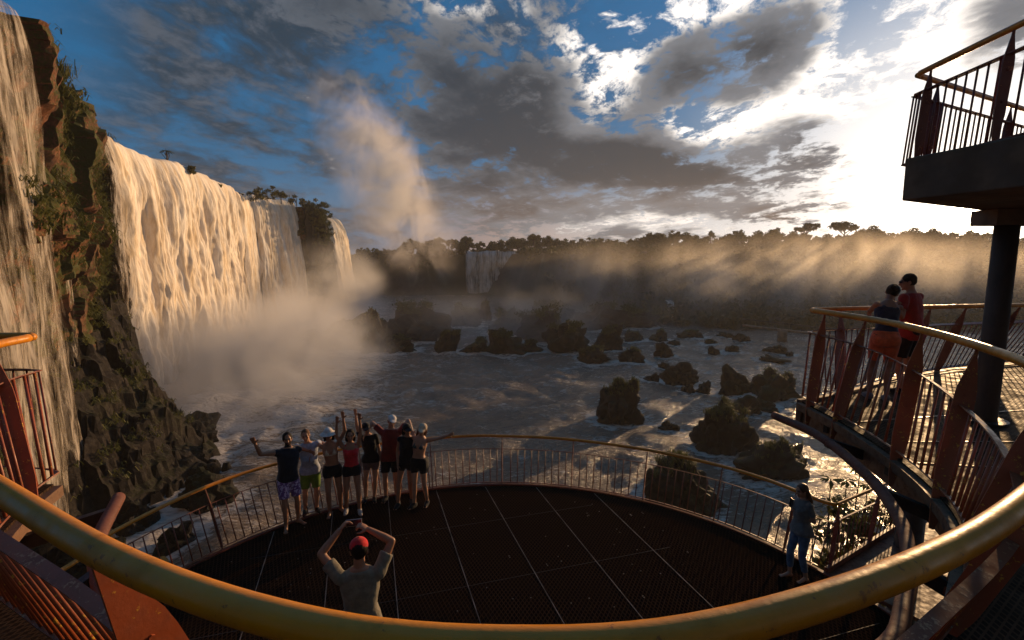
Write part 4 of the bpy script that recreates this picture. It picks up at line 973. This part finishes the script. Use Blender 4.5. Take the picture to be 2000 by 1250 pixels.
# ------------------------------------------------------------------ rock ledge at the foot of the cliff
mb = MB(); vs2 = []; nx, ny = 150, 130
for i in range(nx + 1):
    for j in range(ny + 1):
        x = -33 + 17.5 * i / nx; y = 19 + 25 * j / ny
        fx = -23.0 - (y - 24) * .50 if y > 24 else -23.0 + (24 - y) * .3      # cliff foot at this y
        reach = 1.8 + 6.3 * math.exp(-((y - 33) / 7.2) ** 2) - (1.2 if y < 25 else 0)
        k = 1 - (x - fx) / max(reach, .5)
        cell = mnoise.voronoi(Vector((x * .55, y * .5, 3.3))); c2 = mnoise.voronoi(Vector((x * 1.5, y * 1.5, 9)))
        st = mnoise.cell(cell[1][0] * 4.7)
        h = 7.4 * max(-.35, min(1.2, k)) ** (1.15 if k > 0 else 1) if k > 0 else k * 3
        h += st * 1.3 * min(1, max(0, k + .3)) + (c2[0][1] - c2[0][0]) * .7 + mnoise.fractal(Vector((x * .5, y * .5, 0)), .9, 2, 5) * .7
        h = h * .6 + .4 * (math.floor(h / 1.1 + .5) * 1.1)
        vs2.append((x + mnoise.noise(Vector((x, y, 8))) * .2, y, max(h - .35, -1.2)))
mb.add(vs2, [(i * (ny + 1) + j, (i + 1) * (ny + 1) + j, (i + 1) * (ny + 1) + j + 1, i * (ny + 1) + j + 1) for i in range(nx) for j in range(ny)])
led = mb.build('rock_ledge', M_ROCK); tag(led, 'dark wet stepped rock ledge at the foot of the cliff left of the spray', 'rock', kind='structure')
mb = MB(); rnd = random.Random(9)
for _ in range(2600):
    i, j = rnd.randrange(nx), rnd.randrange(ny); p = Vector(vs2[i * (ny + 1) + j])
    if p.z > 1.2 and mnoise.fractal(Vector((p.x * .3, p.y * .3, 2)), .9, 2, 3) > 0: blades(mb, p, 6, .5, .25, rnd, .8, .03, .7)
tag(mb.build('ledge_moss', M_FERN), 'moss and short grass on the dark rock ledge', 'moss', kind='stuff')
# ------------------------------------------------------------------ boulders
rocks = []
def rock_px(px, py, w, h, label, grass=0, seed=0, group=None, bush=0, zb=-.25, mat=None, sub=4, dz=.8, facet=.5, z0=0):
    c = P(px, py, z0); dep = c.y; W = w * dep / 1000 / 2; H = max(.3, h * dep / 1000)
    c.y += W * .75
    o = boulder('boulder', label, 'boulder', (c.x, c.y, z0 + zb), W * 1.0, W * dz, (H - zb) * .98, seed or int(px), mat, sub, group, facet=facet)
    rocks.append((c.x, c.y, W))
    rnd = random.Random(int(px + py))
    me = o.data; tops = sorted([v.co.copy() for v in me.vertices], key=lambda v: -v.z)[:max(20, len(me.vertices) // 9)]
    if grass:
        mb = MB()
        for _ in range(int(130 * grass)):
            v = rnd.choice(tops[:len(tops) // 2] if rnd.random() < .6 else tops); blades(mb, v, 7, .44 * (.6 + .4 * grass), .10, rnd, .45, .010 + dep * .0003)
        mb.build('grass_tuft', M_GRASS, o)
    if bush:
        mb = MB()
        for _ in range(bush):
            v = rnd.choice(tops); r = W * rnd.uniform(.22, .42); leaf_cloud(mb, v + Vector((0, 0, r * .25)), (r * 1.1, r, r * .75), 130, .08 + dep * .0022, rnd, .2)
        mb.build('shrub_cover', M_BUSH, o)
    return o
G = 'boulders in the river'
BL = [
 (1214, 828, 96, 72, 'square dark boulder with a grassy top standing alone in mid river', 1.0, 0), (1430, 893, 126, 92, 'large grass topped boulder with a steep right flank, behind the platform railing', 1.2, 0),
 (1352, 1010, 150, 112, 'pointed boulder with a bright grass crest seen through the platform railing', 1.2, 0), (1530, 948, 150, 66, 'low black boulder with grassy tufts on top beside the gallery end', .5, 0),
 (1338, 752, 66, 34, 'bare jagged boulder upstream of the square grassy one', 0, 0), (1348, 770, 30, 14, 'small rock at the foot of the bare jagged boulder', 0, 0), (1378, 768, 34, 18, 'rough little rock right of the bare jagged boulder', 0, 0),
 (1450, 772, 70, 42, 'wedge shaped boulder left of the broad hazy one', 0, 0), (1530, 786, 104, 60, 'broad hazy boulder right beside the gallery railing end', .25, 0), (1468, 812, 64, 34, 'flat sloping boulder below the wedge shaped one', 0, 0), (1505, 806, 60, 16, 'low shelf of rock under the broad hazy boulder', 0, 0),
 (1309, 841, 40, 14, 'low flat stone between the two grassy boulders', 0, 0), (1241, 712, 50, 28, 'blocky boulder with a notched top near the island shrubs', .3, 0), (1301, 699, 36, 26, 'small pointed boulder in the rapids', 0, 0), (1274, 744, 28, 10, 'flat stone awash left of the bare jagged boulder', 0, 0),
 (1303, 722, 30, 9, 'thin dark stone awash above the bare jagged boulder', 0, 0), (1243, 668, 40, 18, 'dark boulder at the far edge of the rapids', .3, 0), (1290, 668, 36, 22, 'mossy boulder at the far edge beside the small cascade', .3, 0), (1398, 691, 26, 10, 'rounded stone in the middle of the rapids', 0, 0), (1434, 689, 28, 13, 'humped stone in the middle of the rapids', 0, 0),
 (1390, 674, 30, 9, 'sliver of rock upstream in the rapids', 0, 0), (1455, 669, 34, 16, 'brown boulder by the far bank in the rapids', 0, 0), (1355, 662, 50, 16, 'long low boulder under the far bank', .3, 0), (1506, 688, 24, 9, 'leftmost of the small rock cluster near the gallery end', 0, 0), (1528, 690, 30, 15, 'tallest of the small rock cluster near the gallery end', 0, 0), (1545, 694, 16, 7, 'tiniest of the small rock cluster near the gallery end', 0, 0), (1520, 708, 54, 9, 'long flat slab of rock awash near the gallery end', 0, 0), (1320, 676, 24, 9, 'tiny stone beside the long low boulder', 0, 0),
 (655, 682, 118, 56, 'big black boulder at the foot of the last left waterfall', .3, 0), (728, 688, 78, 70, 'steep dark boulder at the right end of the black one below the falls', .5, 2),
 (600, 668, 44, 26, 'dark rock half lost in spray under the middle waterfall', 0, 0), (1420, 660, 30, 10, 'flat rock under the far bank', 0, 0),
]
for k, (px, py, w, h, lab, gr, bu) in enumerate(BL): rock_px(px, py, w, h, lab, gr, k + 3, G, bu, sub=5 if w > 60 else 4)
IS = [(800, 668, 130, 88, 'largest shrubby islet mound right of the black boulder', 9), (868, 690, 46, 52, 'round bush islet low in the spray', 6), (905, 640, 70, 50, 'shrub mound below the left edge of the far cataract', 7), (946, 625, 26, 52, 'tall narrow rock stack in front of the far cataract', 3), (1000, 655, 100, 62, 'misty shrub mound in front of the far cataract', 8), (992, 692, 76, 52, 'dark shrubby islet with a bare snag', 7), (1060, 668, 110, 74, 'wide shrub islet in the middle of the island chain', 9),
      (1115, 690, 100, 76, 'dense green shrub islet nearest the rapids', 9), (1162, 710, 62, 34, 'low dark bushy rock at the tip of the island chain', 5), (1192, 684, 64, 58, 'rounded shrub islet at the right end of the island chain', 7), (1090, 640, 110, 56, 'hazy shrub mound at the back of the island chain', 8), (1180, 645, 110, 62, 'hazy wooded islet behind the rapids', 8), (930, 690, 60, 26, 'flat reedy islet between two bushes', 4), (1040, 690, 40, 22, 'little bush on a rock between darker islets', 4), (775, 690, 70, 40, 'mossy rock at the foot of the largest islet mound', 4), (1250, 640, 90, 40, 'bushy point where the far bank meets the rapids', 6)]
for k, (px, py, w, h, lab, bu) in enumerate(IS): rock_px(px, py, w, h * .74, lab, .25, k + 60, 'shrubby islets', bu)
rnd = random.Random(31)
for k, (x, y, s, lab) in enumerate([(-17.2, 27.2, 1.5, 'black angular rock at the tip of the ledge'), (-19.3, 24.4, 1.1, 'wet rock in the white cascade beside the left railing'), (-21.6, 23.0, 1.3, 'dark rock splitting the white cascade'), (-16.0, 23.0, .9, 'small black rock washed by foam near the platform railing'), (-18.2, 20.6, 1.4, 'blocky dark rock just beyond the platform railing at left'), (-14.9, 19.6, 1.0, 'low dark rock under the platform railing at left'), (-20.6, 20.0, 1.6, 'big dark rock below the left end of the gallery'), (-23.2, 35.9, 1.6, 'flat topped rock on the spray side of the ledge'), (-21.4, 32.2, 1.2, 'square rock perched on the ledge rim'), (-24.9, 38.6, 1.7, 'slab rock jutting into the spray')]):
    boulder('boulder', lab, 'boulder', (x, y, -.3), s, s * .9, s * .9 + .3, 90 + k, M_ROCK, 4, 'rocks below the cliff', facet=.45); rocks.append((x, y, s))
# ------------------------------------------------------------------ river
m, t, bs = newmat('river_water')
p = coords(t, 'Position'); fo = t.node('ShaderNodeAttribute', attribute_name='foam').outputs['Fac']
pm = t.mapping(p, (.62, 1.15, 1), (0, 0, 0), (0, 0, R(-16)))
a = t.noise(pm, .55, 7, .62, .7); b = t.noise(pm, 2.6, 7, .66, .8); c = t.noise(pm, .16, 4, .55)
fm = t.m('ADD', t.m('ADD', t.m('MULTIPLY', t.m('SUBTRACT', b, .5), 1.5), t.m('MULTIPLY', t.m('SUBTRACT', a, .5), 1.1)), t.m('ADD', fo, t.m('MULTIPLY', t.m('SUBTRACT', c, .5), .5)))
fk = t.ss(fm, .19, .60)
t.set(bs.inputs['Base Color'], t.mix(fk, t.mix(c, (.16, .112, .075), (.24, .170, .118)), (.68, .60, .51)))
t.set(bs.inputs['Roughness'], t.ss(fk, 0, 1, .19, .75)); bs.inputs['IOR'].default_value = 1.33; bs.inputs['Specular IOR Level'].default_value = .5
t.set(bs.inputs['Normal'], t.bump(t.m('ADD', t.m('MULTIPLY', a, 1.6), b), .9, .34))
M_RIVER = m
xs = []; x = -60.0
while x < 190: xs.append(x); x += .42 if -40 < x < 70 else 1.6
ys = []; y = 6.0
while y < 200: ys.append(y); y += .42 if y < 75 else (.8 if y < 110 else 3)
vw, fv = [], []
fallpts = [(-33 - (y - 50) * .27, y) for y in range(47, 140, 5)]
import bisect
for x in xs:
    for y in ys:
        df = min(math.hypot(x - a_, y - b_) for a_, b_ in fallpts)
        f = math.exp(-(df / 13) ** 2) * 1.2 + .32 * math.exp(-df / 26)
        for (rx, ry, rw) in rocks:
            dx, dy = x - rx, y - ry
            if abs(dx) < rw * 3 and abs(dy) < rw * 3: f += .34 * math.exp(-((math.hypot(dx, dy) - rw) / (.35 * rw + .3)) ** 2)
        f += .75 * math.exp(-(((x + 19.5) / 4.2) ** 2 + ((y - 25) / 3.2) ** 2)) + .15 * math.exp(-(((x - 22) / 22) ** 2 + ((y - 62) / 26) ** 2))
        q = Vector((x * .22 + y * .06, y * .14, 0)); amp = .40 + .5 * math.exp(-df / 14)
        z = mnoise.fractal(q, .8, 2.1, 5) * amp + (1 - abs(mnoise.noise(Vector((x * .5 + y * .12, y * .30, 4))))) * .16 - .1
        vw.append((x, y, z)); fv.append(min(f, .50 + .35 * math.exp(-(df / 9) ** 2)))
ny_ = len(ys)
me = bpy.data.meshes.new('river'); me.from_pydata(vw, [], [(i * ny_ + j, (i + 1) * ny_ + j, (i + 1) * ny_ + j + 1, i * ny_ + j + 1) for i in range(len(xs) - 1) for j in range(ny_ - 1)])
at = me.attributes.new('foam', 'FLOAT', 'POINT'); at.data.foreach_set('value', fv); me.materials.append(M_RIVER)
me.polygons.foreach_set('use_smooth', [True] * len(me.polygons)); me.update()
o = bpy.data.objects.new('river', me); col.objects.link(o); tag(o, 'brown foaming river running between boulders below the platforms', 'river', kind='structure')
# ------------------------------------------------------------------ far side: terrain, cliff, forest
mb = MB(); vs3 = []; hx = list(range(-190, 330, 5)); hy = list(range(80, 480, 5))
def shore(x): return 96 + 82 / (1 + math.exp((x - 16) / 7)) - 6 * math.exp(-((x - 60) / 40) ** 2)
def land(x, y):
    s = shore(x); u_ = max(0, min(1, (x - 12) / 45)); rise = 16 + 54 * u_ * u_ * (3 - 2 * u_)
    k = (y - s) / rise; k = max(-.3, min(1, k))
    top = 14.0 + 2.6 / (1 + math.exp(-(x - 70) / 22))
    h = top * (k * k * (3 - 2 * k) if k > 0 else k) if x > 12 else top * (min(1, max(0, (k * 6))) if k > 0 else k)
    return h + mnoise.fractal(Vector((x * .03, y * .03, 2)), .9, 2, 4) * 1.6 * min(1, max(0, k)) * (1 - .6 * min(1, max(0, k)))
for x in hx:
    for y in hy: vs3.append((x, y, land(x, y) if y > shore(x) - 14 else -4))
mb.add(vs3, [(i * len(hy) + j, (i + 1) * len(hy) + j, (i + 1) * len(hy) + j + 1, i * len(hy) + j + 1) for i in range(len(hx) - 1) for j in range(len(hy) - 1)])
tag(mb.build('far_hillside', M_FARROCK, smooth=True), 'far wooded bank and plateau beyond the river', 'hillside', kind='structure')
mb = MB(); rnd = random.Random(77); cnt = 0
while cnt < 2300:
    x = rnd.uniform(-75, 200); y = rnd.uniform(92, 190); s = shore(x)
    if y < s - 1 or y > s + 84: continue
    if x < 10 and (y < s + 1.5): continue
    if -17 < x < 2.5 and y < 186: continue
    z = land(x, y); r = rnd.uniform(1.3, 2.9) * (.7 if z > 12 else 1); cnt += 1
    leaf_cloud(mb, (x, y, z + r * .5), (r * 1.15, r * 1.15, r), 34, .75, rnd, .45)
tag(mb.build('forest', M_LEAF), 'dense dark forest covering the far bank', 'forest', kind='stuff')
def tree_proto(seed, h, spread, kind):
    rnd = random.Random(seed); root = empty('tree'); tr = MB()
    lean = Vector((rnd.uniform(-.06, .06), rnd.uniform(-.06, .06), 1))
    tr.tube([Vector((0, 0, -1.5)), lean * h * .35, lean * h * .72], [.30, .22, .10], 7)
    cr = MB(); tops_ = []
    nl = 9 if kind == 'umbrella' else 8
    for i in range(nl):
        a = i * 2 * math.pi / nl + rnd.uniform(-.3, .3); r = spread * rnd.uniform(.45, .95)
        z0 = h * (rnd.uniform(.5, .68) if kind == 'umbrella' else rnd.uniform(.25, .6)); z1 = h * (rnd.uniform(.78, .93) if kind == 'umbrella' else rnd.uniform(.5, .9))
        e = Vector((math.cos(a) * r, math.sin(a) * r, z1)); tr.tube([lean * z0, (lean * z0).lerp(e, .5) + Vector((0, 0, -.1 * h * .3)), e], [.11, .07, .03], 5); tops_.append(e)
    tops_ += [lean * h * .86, lean * h * .93 if kind != 'umbrella' else lean * h * .9]
    for e in tops_:
        k = spread * rnd.uniform(.28, .42)
        for _ in range(3):
            leaf_cloud(cr, e + rv(rnd) * k * .7, (k, k, k * (.66 if kind == 'umbrella' else .72)), 46, .42, rnd, .35)
    if kind == 'palm':
        cr = MB()
        for i in range(16):
            a = i * 2.4; L = h * .32; d = Vector((math.cos(a), math.sin(a), 0)); pts = [lean * h * .72 + d * L * f + Vector((0, 0, L * (.55 * f - .75 * f * f) * rnd.uniform(.7, 1.3))) for f in (0, .3, .6, 1)]
            w = Vector((-d.y, d.x, 0)) * .16
            for q in range(3): cr.add([pts[q] - w, pts[q] + w, pts[q + 1] + w * .7, pts[q + 1] - w * .7], [(0, 1, 2, 3)])
    tr.build('trunk', M_BARK, root); cr.build('crown', M_LEAF, root)
    return root
protos = [tree_proto(s, h, sp, k) for s, h, sp, k in ((1, 6, 3.0, 'round'), (2, 5.2, 3.3, 'round'), (3, 7.4, 2.5, 'round'), (4, 6.6, 3.4, 'umbrella'), (5, 8.6, 3.3, 'umbrella'), (6, 6, 2, 'palm'))]
used = [False] * 6
def place_tree(k, loc, s, label, rz, group='trees on the far skyline', sz=1.0):
    o = protos[k] if not used[k] else copy_tree(protos[k]); used[k] = True
    o.location = loc; o.scale = (s, s, s * sz); o.rotation_euler = (0, 0, rz); tag(o, label, 'tree', group); return o
def skyline(px, y_top, depth, k, label, hh, rz=0):
    top = PD(px, y_top, depth); s = 1.0; h0 = [6, 5.2, 7.4, 6.6, 8.6, 6][k]
    s = hh / h0; place_tree(k, (top.x, top.y, top.z - hh * .96), s, label, rz)
rnd = random.Random(15)
for px, yt, dep, k, lab, hh in [(857, 467, 176, 3, 'first of three flat topped trees on the skyline left of the far cataract', 4.2), (882, 470, 176, 3, 'middle of the three flat topped trees on the skyline left of the far cataract', 3.8), (911, 465, 176, 3, 'right one of three flat topped trees on the skyline left of the far cataract', 4.4), (1043, 461, 178, 3, 'taller tree on the skyline right of the far cataract', 5.2), (1576, 439, 160, 4, 'smaller of the two umbrella trees standing above the far forest', 8.0), (1650, 436, 160, 4, 'larger umbrella tree standing above the far forest', 9.0), (1693, 447, 160, 5, 'slim palm beside the larger umbrella tree', 6.5), (1712, 452, 160, 5, 'second slim palm right of the larger umbrella tree', 5.5)]:
    skyline(px, yt, dep, k, lab, hh, px)
for i in range(92):
    px = 780 + i * 13.6 + rnd.uniform(-5, 5)
    base_y = 480 - 3 * (px > 1000) - 6 * (px > 1250) - 3 * (px > 1420) - 3 * (px > 1700)
    yt = base_y - rnd.uniform(-1, 9) - (rnd.random() < .22) * rnd.uniform(4, 11) - (4 if 1270 < px < 1330 or 1480 < px < 1520 or 1330 < px < 1345 else 0)
    if px > 2010 or 1935 < px < 1985: continue
    skyline(px, yt, (186 if px < 1250 else 164) + rnd.uniform(-5, 5), rnd.choice((0, 1, 2, 0, 1)), 'dark rounded treetop in the unbroken row on the far skyline', rnd.uniform(4.5, 7), rnd.uniform(0, 6))
# shrubs on the crest of the left falls
rnd = random.Random(19)
CS = [(412, 352, 76, 7, 'low dark shrub on the crest of the broad waterfall'), (498, 366, 89, 9, 'leftmost bush of the thicket on top of the middle waterfall'), (520, 364, 92, 9, 'bush with a raised tuft in the thicket on top of the middle waterfall'), (548, 372, 96, 8, 'spreading bush in the thicket on top of the middle waterfall'), (578, 378, 100, 8, 'bush at the thinning right end of the thicket on the crest'), (600, 388, 104, 8, 'bush on top of the mossy rock buttress'), (370, 324, 66, 5, 'tiny bush at the crest beside the lone crest palm')]
for px, yt, dep, sz, lab in CS:
    top = PD(px, yt, dep); r = sz * dep / 1000 * 1.6; b = empty('shrub', (top.x, top.y, top.z - r)); tag(b, lab, 'shrub', 'shrubs on the falls crest')
    mb = MB(); mb.tube([(0, 0, -1.2), (.1, 0, r * .4)], [.08, .03], 6); mb.tube([(0, 0, -.6), (-.4 * r, .1, r * .4)], [.06, .02], 6); mb.build('stem', M_BARK, b)
    mb = MB()
    for _ in range(9): leaf_cloud(mb, rv(rnd) * r * .8 + Vector((rnd.uniform(-1, 1) * r, 0, r * .2)), (r * .6, r * .6, r * .4), 60, .22, rnd, .3)
    mb.build('foliage', M_BUSH, b)
t0 = PD(325, 297, 62); place_tree(5, (t0.x, t0.y, ZF - .6), (t0.z - ZF + .8) / 4.6, 'lone small palm standing on the crest of the broad waterfall', 1, group=None)
t0 = PD(112, 118, 32); b = empty('grass_clump', (t0.x - .3, t0.y, t0.z - .8)); tag(b, 'tall grass tuft on the cliff top near the left frame edge', 'grass clump')
mb = MB()
for _ in range(70): blades(mb, (rnd.uniform(-.8, .8), rnd.uniform(-.6, .6), rnd.uniform(-.2, .1)), 6, 1.0, .2, rnd, .3, .02)
mb.build('blades', M_FERN, b)
# far cataracts
waterfall('waterfall', 'distant white cataract on the far cliff in the centre of the view', [(-16.5, 180), (-12, 179), (-7, 178.5), (-2, 178.5), (2, 178.5)], [(-16.0, 176), (-12, 175), (-7, 174), (-2, 174), (2.2, 174)], M_FARFALL, 90, 60, .7, 11, 15.0, 1, curl=1.2)
waterfall('waterfall', 'thin pale thread of water falling down the wooded far bank', [(44.5, 156), (46.2, 156)], [(44.0, 150), (46.6, 150)], M_FARFALL, 14, 50, .3, 12, 13.2, 6, curl=1)
waterfall('waterfall', 'short upper step of the small cascade on the far bank', [(41.5, 128), (43.0, 128)], [(40.2, 125), (42.0, 125)], M_FARFALL, 12, 30, .3, 13, 7.4, 4.0, curl=.6)
waterfall('waterfall', 'short lower step of the small cascade running into the rapids', [(32.4, 106), (34.0, 106)], [(31.4, 103.5), (33.4, 103.5)], M_FARFALL, 12, 30, .3, 14, 4.0, .2, curl=.6)
# far footbridge pile and deck by the right bank
fb = empty('footbridge', tuple(P(1527, 668, 0))); tag(fb, 'distant low footbridge on one stout pile at the far right of the rapids', 'footbridge')
B0 = Vector(fb.location); A_, B_ = PD(1450, 634, B0.y + 4) - B0, PD(1640, 656, B0.y - 2) - B0
mb = MB(); mb.sweep([A_, B_], [(-.7, -.25), (.7, -.25), (.7, 0), (-.7, 0)]); mb.build('deck', M_CONC, fb, recalc=True)
mb = MB(); mb.tube([(0, 0, -1), (0, 0, 1.75)], [.75, .7], 12); mb.build('pile', M_CONC, fb, True)
for o_ in (-.65, .65):
    mb = MB(); mb.sweep([A_ + Vector((0, o_, .95)), B_ + Vector((0, o_, .95))], [(-.04, -.04), (.04, -.04), (.04, .04), (-.04, .04)])
    for k in range(16):
        q = A_.lerp(B_, k / 15) + Vector((0, o_, 0)); mb.box(q + Vector((0, 0, .46)), .05, .05, .90)
    mb.build('railing', M_STEEL, fb)
# ------------------------------------------------------------------ near bank, plants beside the gallery
mb = MB(); vs4 = []
for i in range(61):
    for j in range(41):
        x = -36 + 72 * i / 60; y = -24 + 46 * j / 40
        e = 2.0 + 3.5 * (abs(x) / 20) ** 2 + (6 if x > 6 else 0) * min(1, max(0, (x - 6) / 6))
        k = (e - y) / 12; h = 9.0 * max(-.2, min(1, k)) + mnoise.fractal(Vector((x * .15, y * .15, 5)), .9, 2, 4) * .9
        vs4.append((x, y, h - .4))
mb.add(vs4, [(i * 41 + j, (i + 1) * 41 + j, (i + 1) * 41 + j + 1, i * 41 + j + 1) for i in range(60) for j in range(40)])
tag(mb.build('bank', M_ROCK), 'rocky bank under the walkways', 'bank', kind='structure')
M_BIGLEAF = leaf_mat('broad_leaves', (.06, .075, .016), (.14, .13, .035))
def rosette_plant(px, py, depth, zb, n, lab, seed):
    top = PD(px, py, depth); rnd = random.Random(seed); r = empty('cecropia_plant', (top.x, top.y, zb)); tag(r, lab, 'plant', 'slender plants behind the gangway')
    H = top.z - zb; st = MB(); lf = MB()
    for k in range(n):
        a = rnd.uniform(0, 6.28); e = Vector((math.cos(a) * rnd.uniform(.1, .8), math.sin(a) * .3, H * rnd.uniform(.72, 1.0)))
        j0 = Vector((0, 0, H * rnd.uniform(.25, .6))); md = j0.lerp(e, .5) + Vector((e.x * .3, 0, -.15))
        st.tube([Vector((0, 0, 0)) if k == 0 else j0, md, e], [.035 if k == 0 else .022, .02, .012], 6)
        for q in range(13):
            b = q * 2.4; d = Vector((math.cos(b), math.sin(b), rnd.uniform(-.45, .25))).normalized(); L = rnd.uniform(.16, .30); w = Vector((-d.y, d.x, 0)).normalized() * L * .2
            c = e + d * .04; lf.add([c, c + d * L * .5 + w, c + d * L + Vector((0, 0, -.05)), c + d * L * .5 - w], [(0, 1, 2, 3)])
    st.build('stem', M_BARK, r, True); lf.build('leaves', M_BIGLEAF, r)
rosette_plant(1672, 872, 11.5, 1, 6, 'tallest slender plant with leaf rosettes between gallery and gangway', 3)
rosette_plant(1640, 925, 11.0, 1, 4, 'small leaf rosette plant behind the gangway railing corner', 4)
rosette_plant(1722, 905, 11.8, 1, 5, 'leafy plant in front of the gallery beam above the gangway', 5)
rnd = random.Random(8)
for k, (px, py, dep, lab) in enumerate([(1690, 985, 10.5, 'dark bush pressed against the outside of the gangway railing'), (1640, 1010, 10.5, 'lower dark bush by the gangway corner post'), (1745, 960, 11.5, 'dark bush under the gallery end')]):
    top = PD(px, py, dep); b = empty('bush', (top.x, top.y, 1)); tag(b, lab, 'bush', 'bushes behind the gangway')
    mb = MB(); mb.tube([(0, 0, 0), (0, 0, top.z - 1)], [.06, .02], 6); mb.build('stem', M_BARK, b)
    mb = MB()
    for q in range(16): leaf_cloud(mb, (rnd.uniform(-.7, .7), rnd.uniform(-.4, .4), top.z - 1 - rnd.uniform(0, 2.2)), (.4, .35, .35), 34, .12, rnd, .2)
    mb.build('foliage', M_BUSH, b)
# ------------------------------------------------------------------ haze and spray
def mist(name, label, c, rad, dens, aniso, nscale, lo, hi, rot=(0, 0, 0), fall=1.0, colr=(.95, .93, .9), stretch=(1, 1, 1), dist=0.8):
    bm = bmesh.new(); bmesh.ops.create_icosphere(bm, subdivisions=3, radius=1)
    me = bpy.data.meshes.new(name); bm.to_mesh(me); bm.free()
    o = bpy.data.objects.new(name, me); col.objects.link(o); o.location = c; o.scale = rad; o.rotation_euler = rot
    m = bpy.data.materials.new(name); m.use_nodes = True; t = NT(m.node_tree); t.n.clear()
    out = t.n.new('ShaderNodeOutputMaterial'); pv = t.n.new('ShaderNodeVolumeScatter')
    oc = t.node('ShaderNodeTexCoord').outputs['Object']; r = t.vm('LENGTH', oc)
    wp = t.node('ShaderNodeNewGeometry').outputs['Position']
    n = t.noise(t.mapping(wp, stretch), nscale, 4, .6, dist)
    f = t.ss(r, .98, .98 - fall, 0, 1)
    t.set(pv.inputs['Density'], t.m('MULTIPLY', t.m('MULTIPLY', t.ss(n, lo, hi), f), dens))
    pv.inputs['Color'].default_value = (*colr, 1); pv.inputs['Anisotropy'].default_value = aniso
    t.l.new(pv.outputs[0], out.inputs['Volume']); me.materials.append(m)
    return tag(o, label, 'mist', kind='stuff')
mist('spray', 'thick spray boiling up at the foot of the broad waterfall', (-27.5, 58, 1.0), (16, 25, 10.5), .40, .35, .16, .36, .66, (0, 0, R(14)), .8)
mist('spray', 'spray cloud at the foot of the farther left waterfalls', (-36, 104, 3), (13, 30, 16), .20, .35, .14, .34, .66, (0, 0, R(6)), .8)
c = PD(752, 325, 128)
mist('mist_column', 'tall column of spray drifting into the sky behind the left waterfalls', (c.x, c.y, c.z - 4), (13.5, 13, 34), .44, .5, .10, .44, .64, (0, R(-27), 0), .97, (.99, .91, .82), (1, 1, .7), 1.6)
mist('valley_mist', 'sunlit golden mist drifting along the wooded far bank', (78, 128, 7), (92, 46, 15), .034, .6, .07, .40, .66, (0, 0, 0), .75, (.98, .92, .84), (1, 1, .4))
# even air round everything
mist('valley_mist', 'golden mist glowing below the sun on the right bank', (52, 104, 7), (52, 24, 11), .036, .6, .085, .40, .66, (0, 0, 0), .85, (.98, .92, .84), (1, 1, .4))
mist('river_mist', 'thin mist lying over the shrubby islets', (-2, 86, 2), (36, 20, 8), .045, .5, .09, .36, .62, (0, 0, 0), .8)
mist('valley_mist', 'amber mist between the islets and the far bank', (24, 114, 8), (40, 22, 11), .032, .55, .085, .40, .66, (0, 0, 0), .85, (.98, .92, .84), (1, 1, .4))
hb = MB(); hb.box((40, 125, 27), 480, 620, 62)
m = bpy.data.materials.new('air'); m.use_nodes = True; t = NT(m.node_tree); t.n.clear(); out = t.n.new('ShaderNodeOutputMaterial')
pv = t.n.new('ShaderNodeVolumePrincipled'); pv.inputs['Density'].default_value = .0004; pv.inputs['Color'].default_value = (.95, .9, .84, 1); pv.inputs['Anisotropy'].default_value = .3
t.l.new(pv.outputs[0], out.inputs['Volume']); tag(hb.build('haze', m), 'thin warm haze in the air', 'haze', kind='stuff')
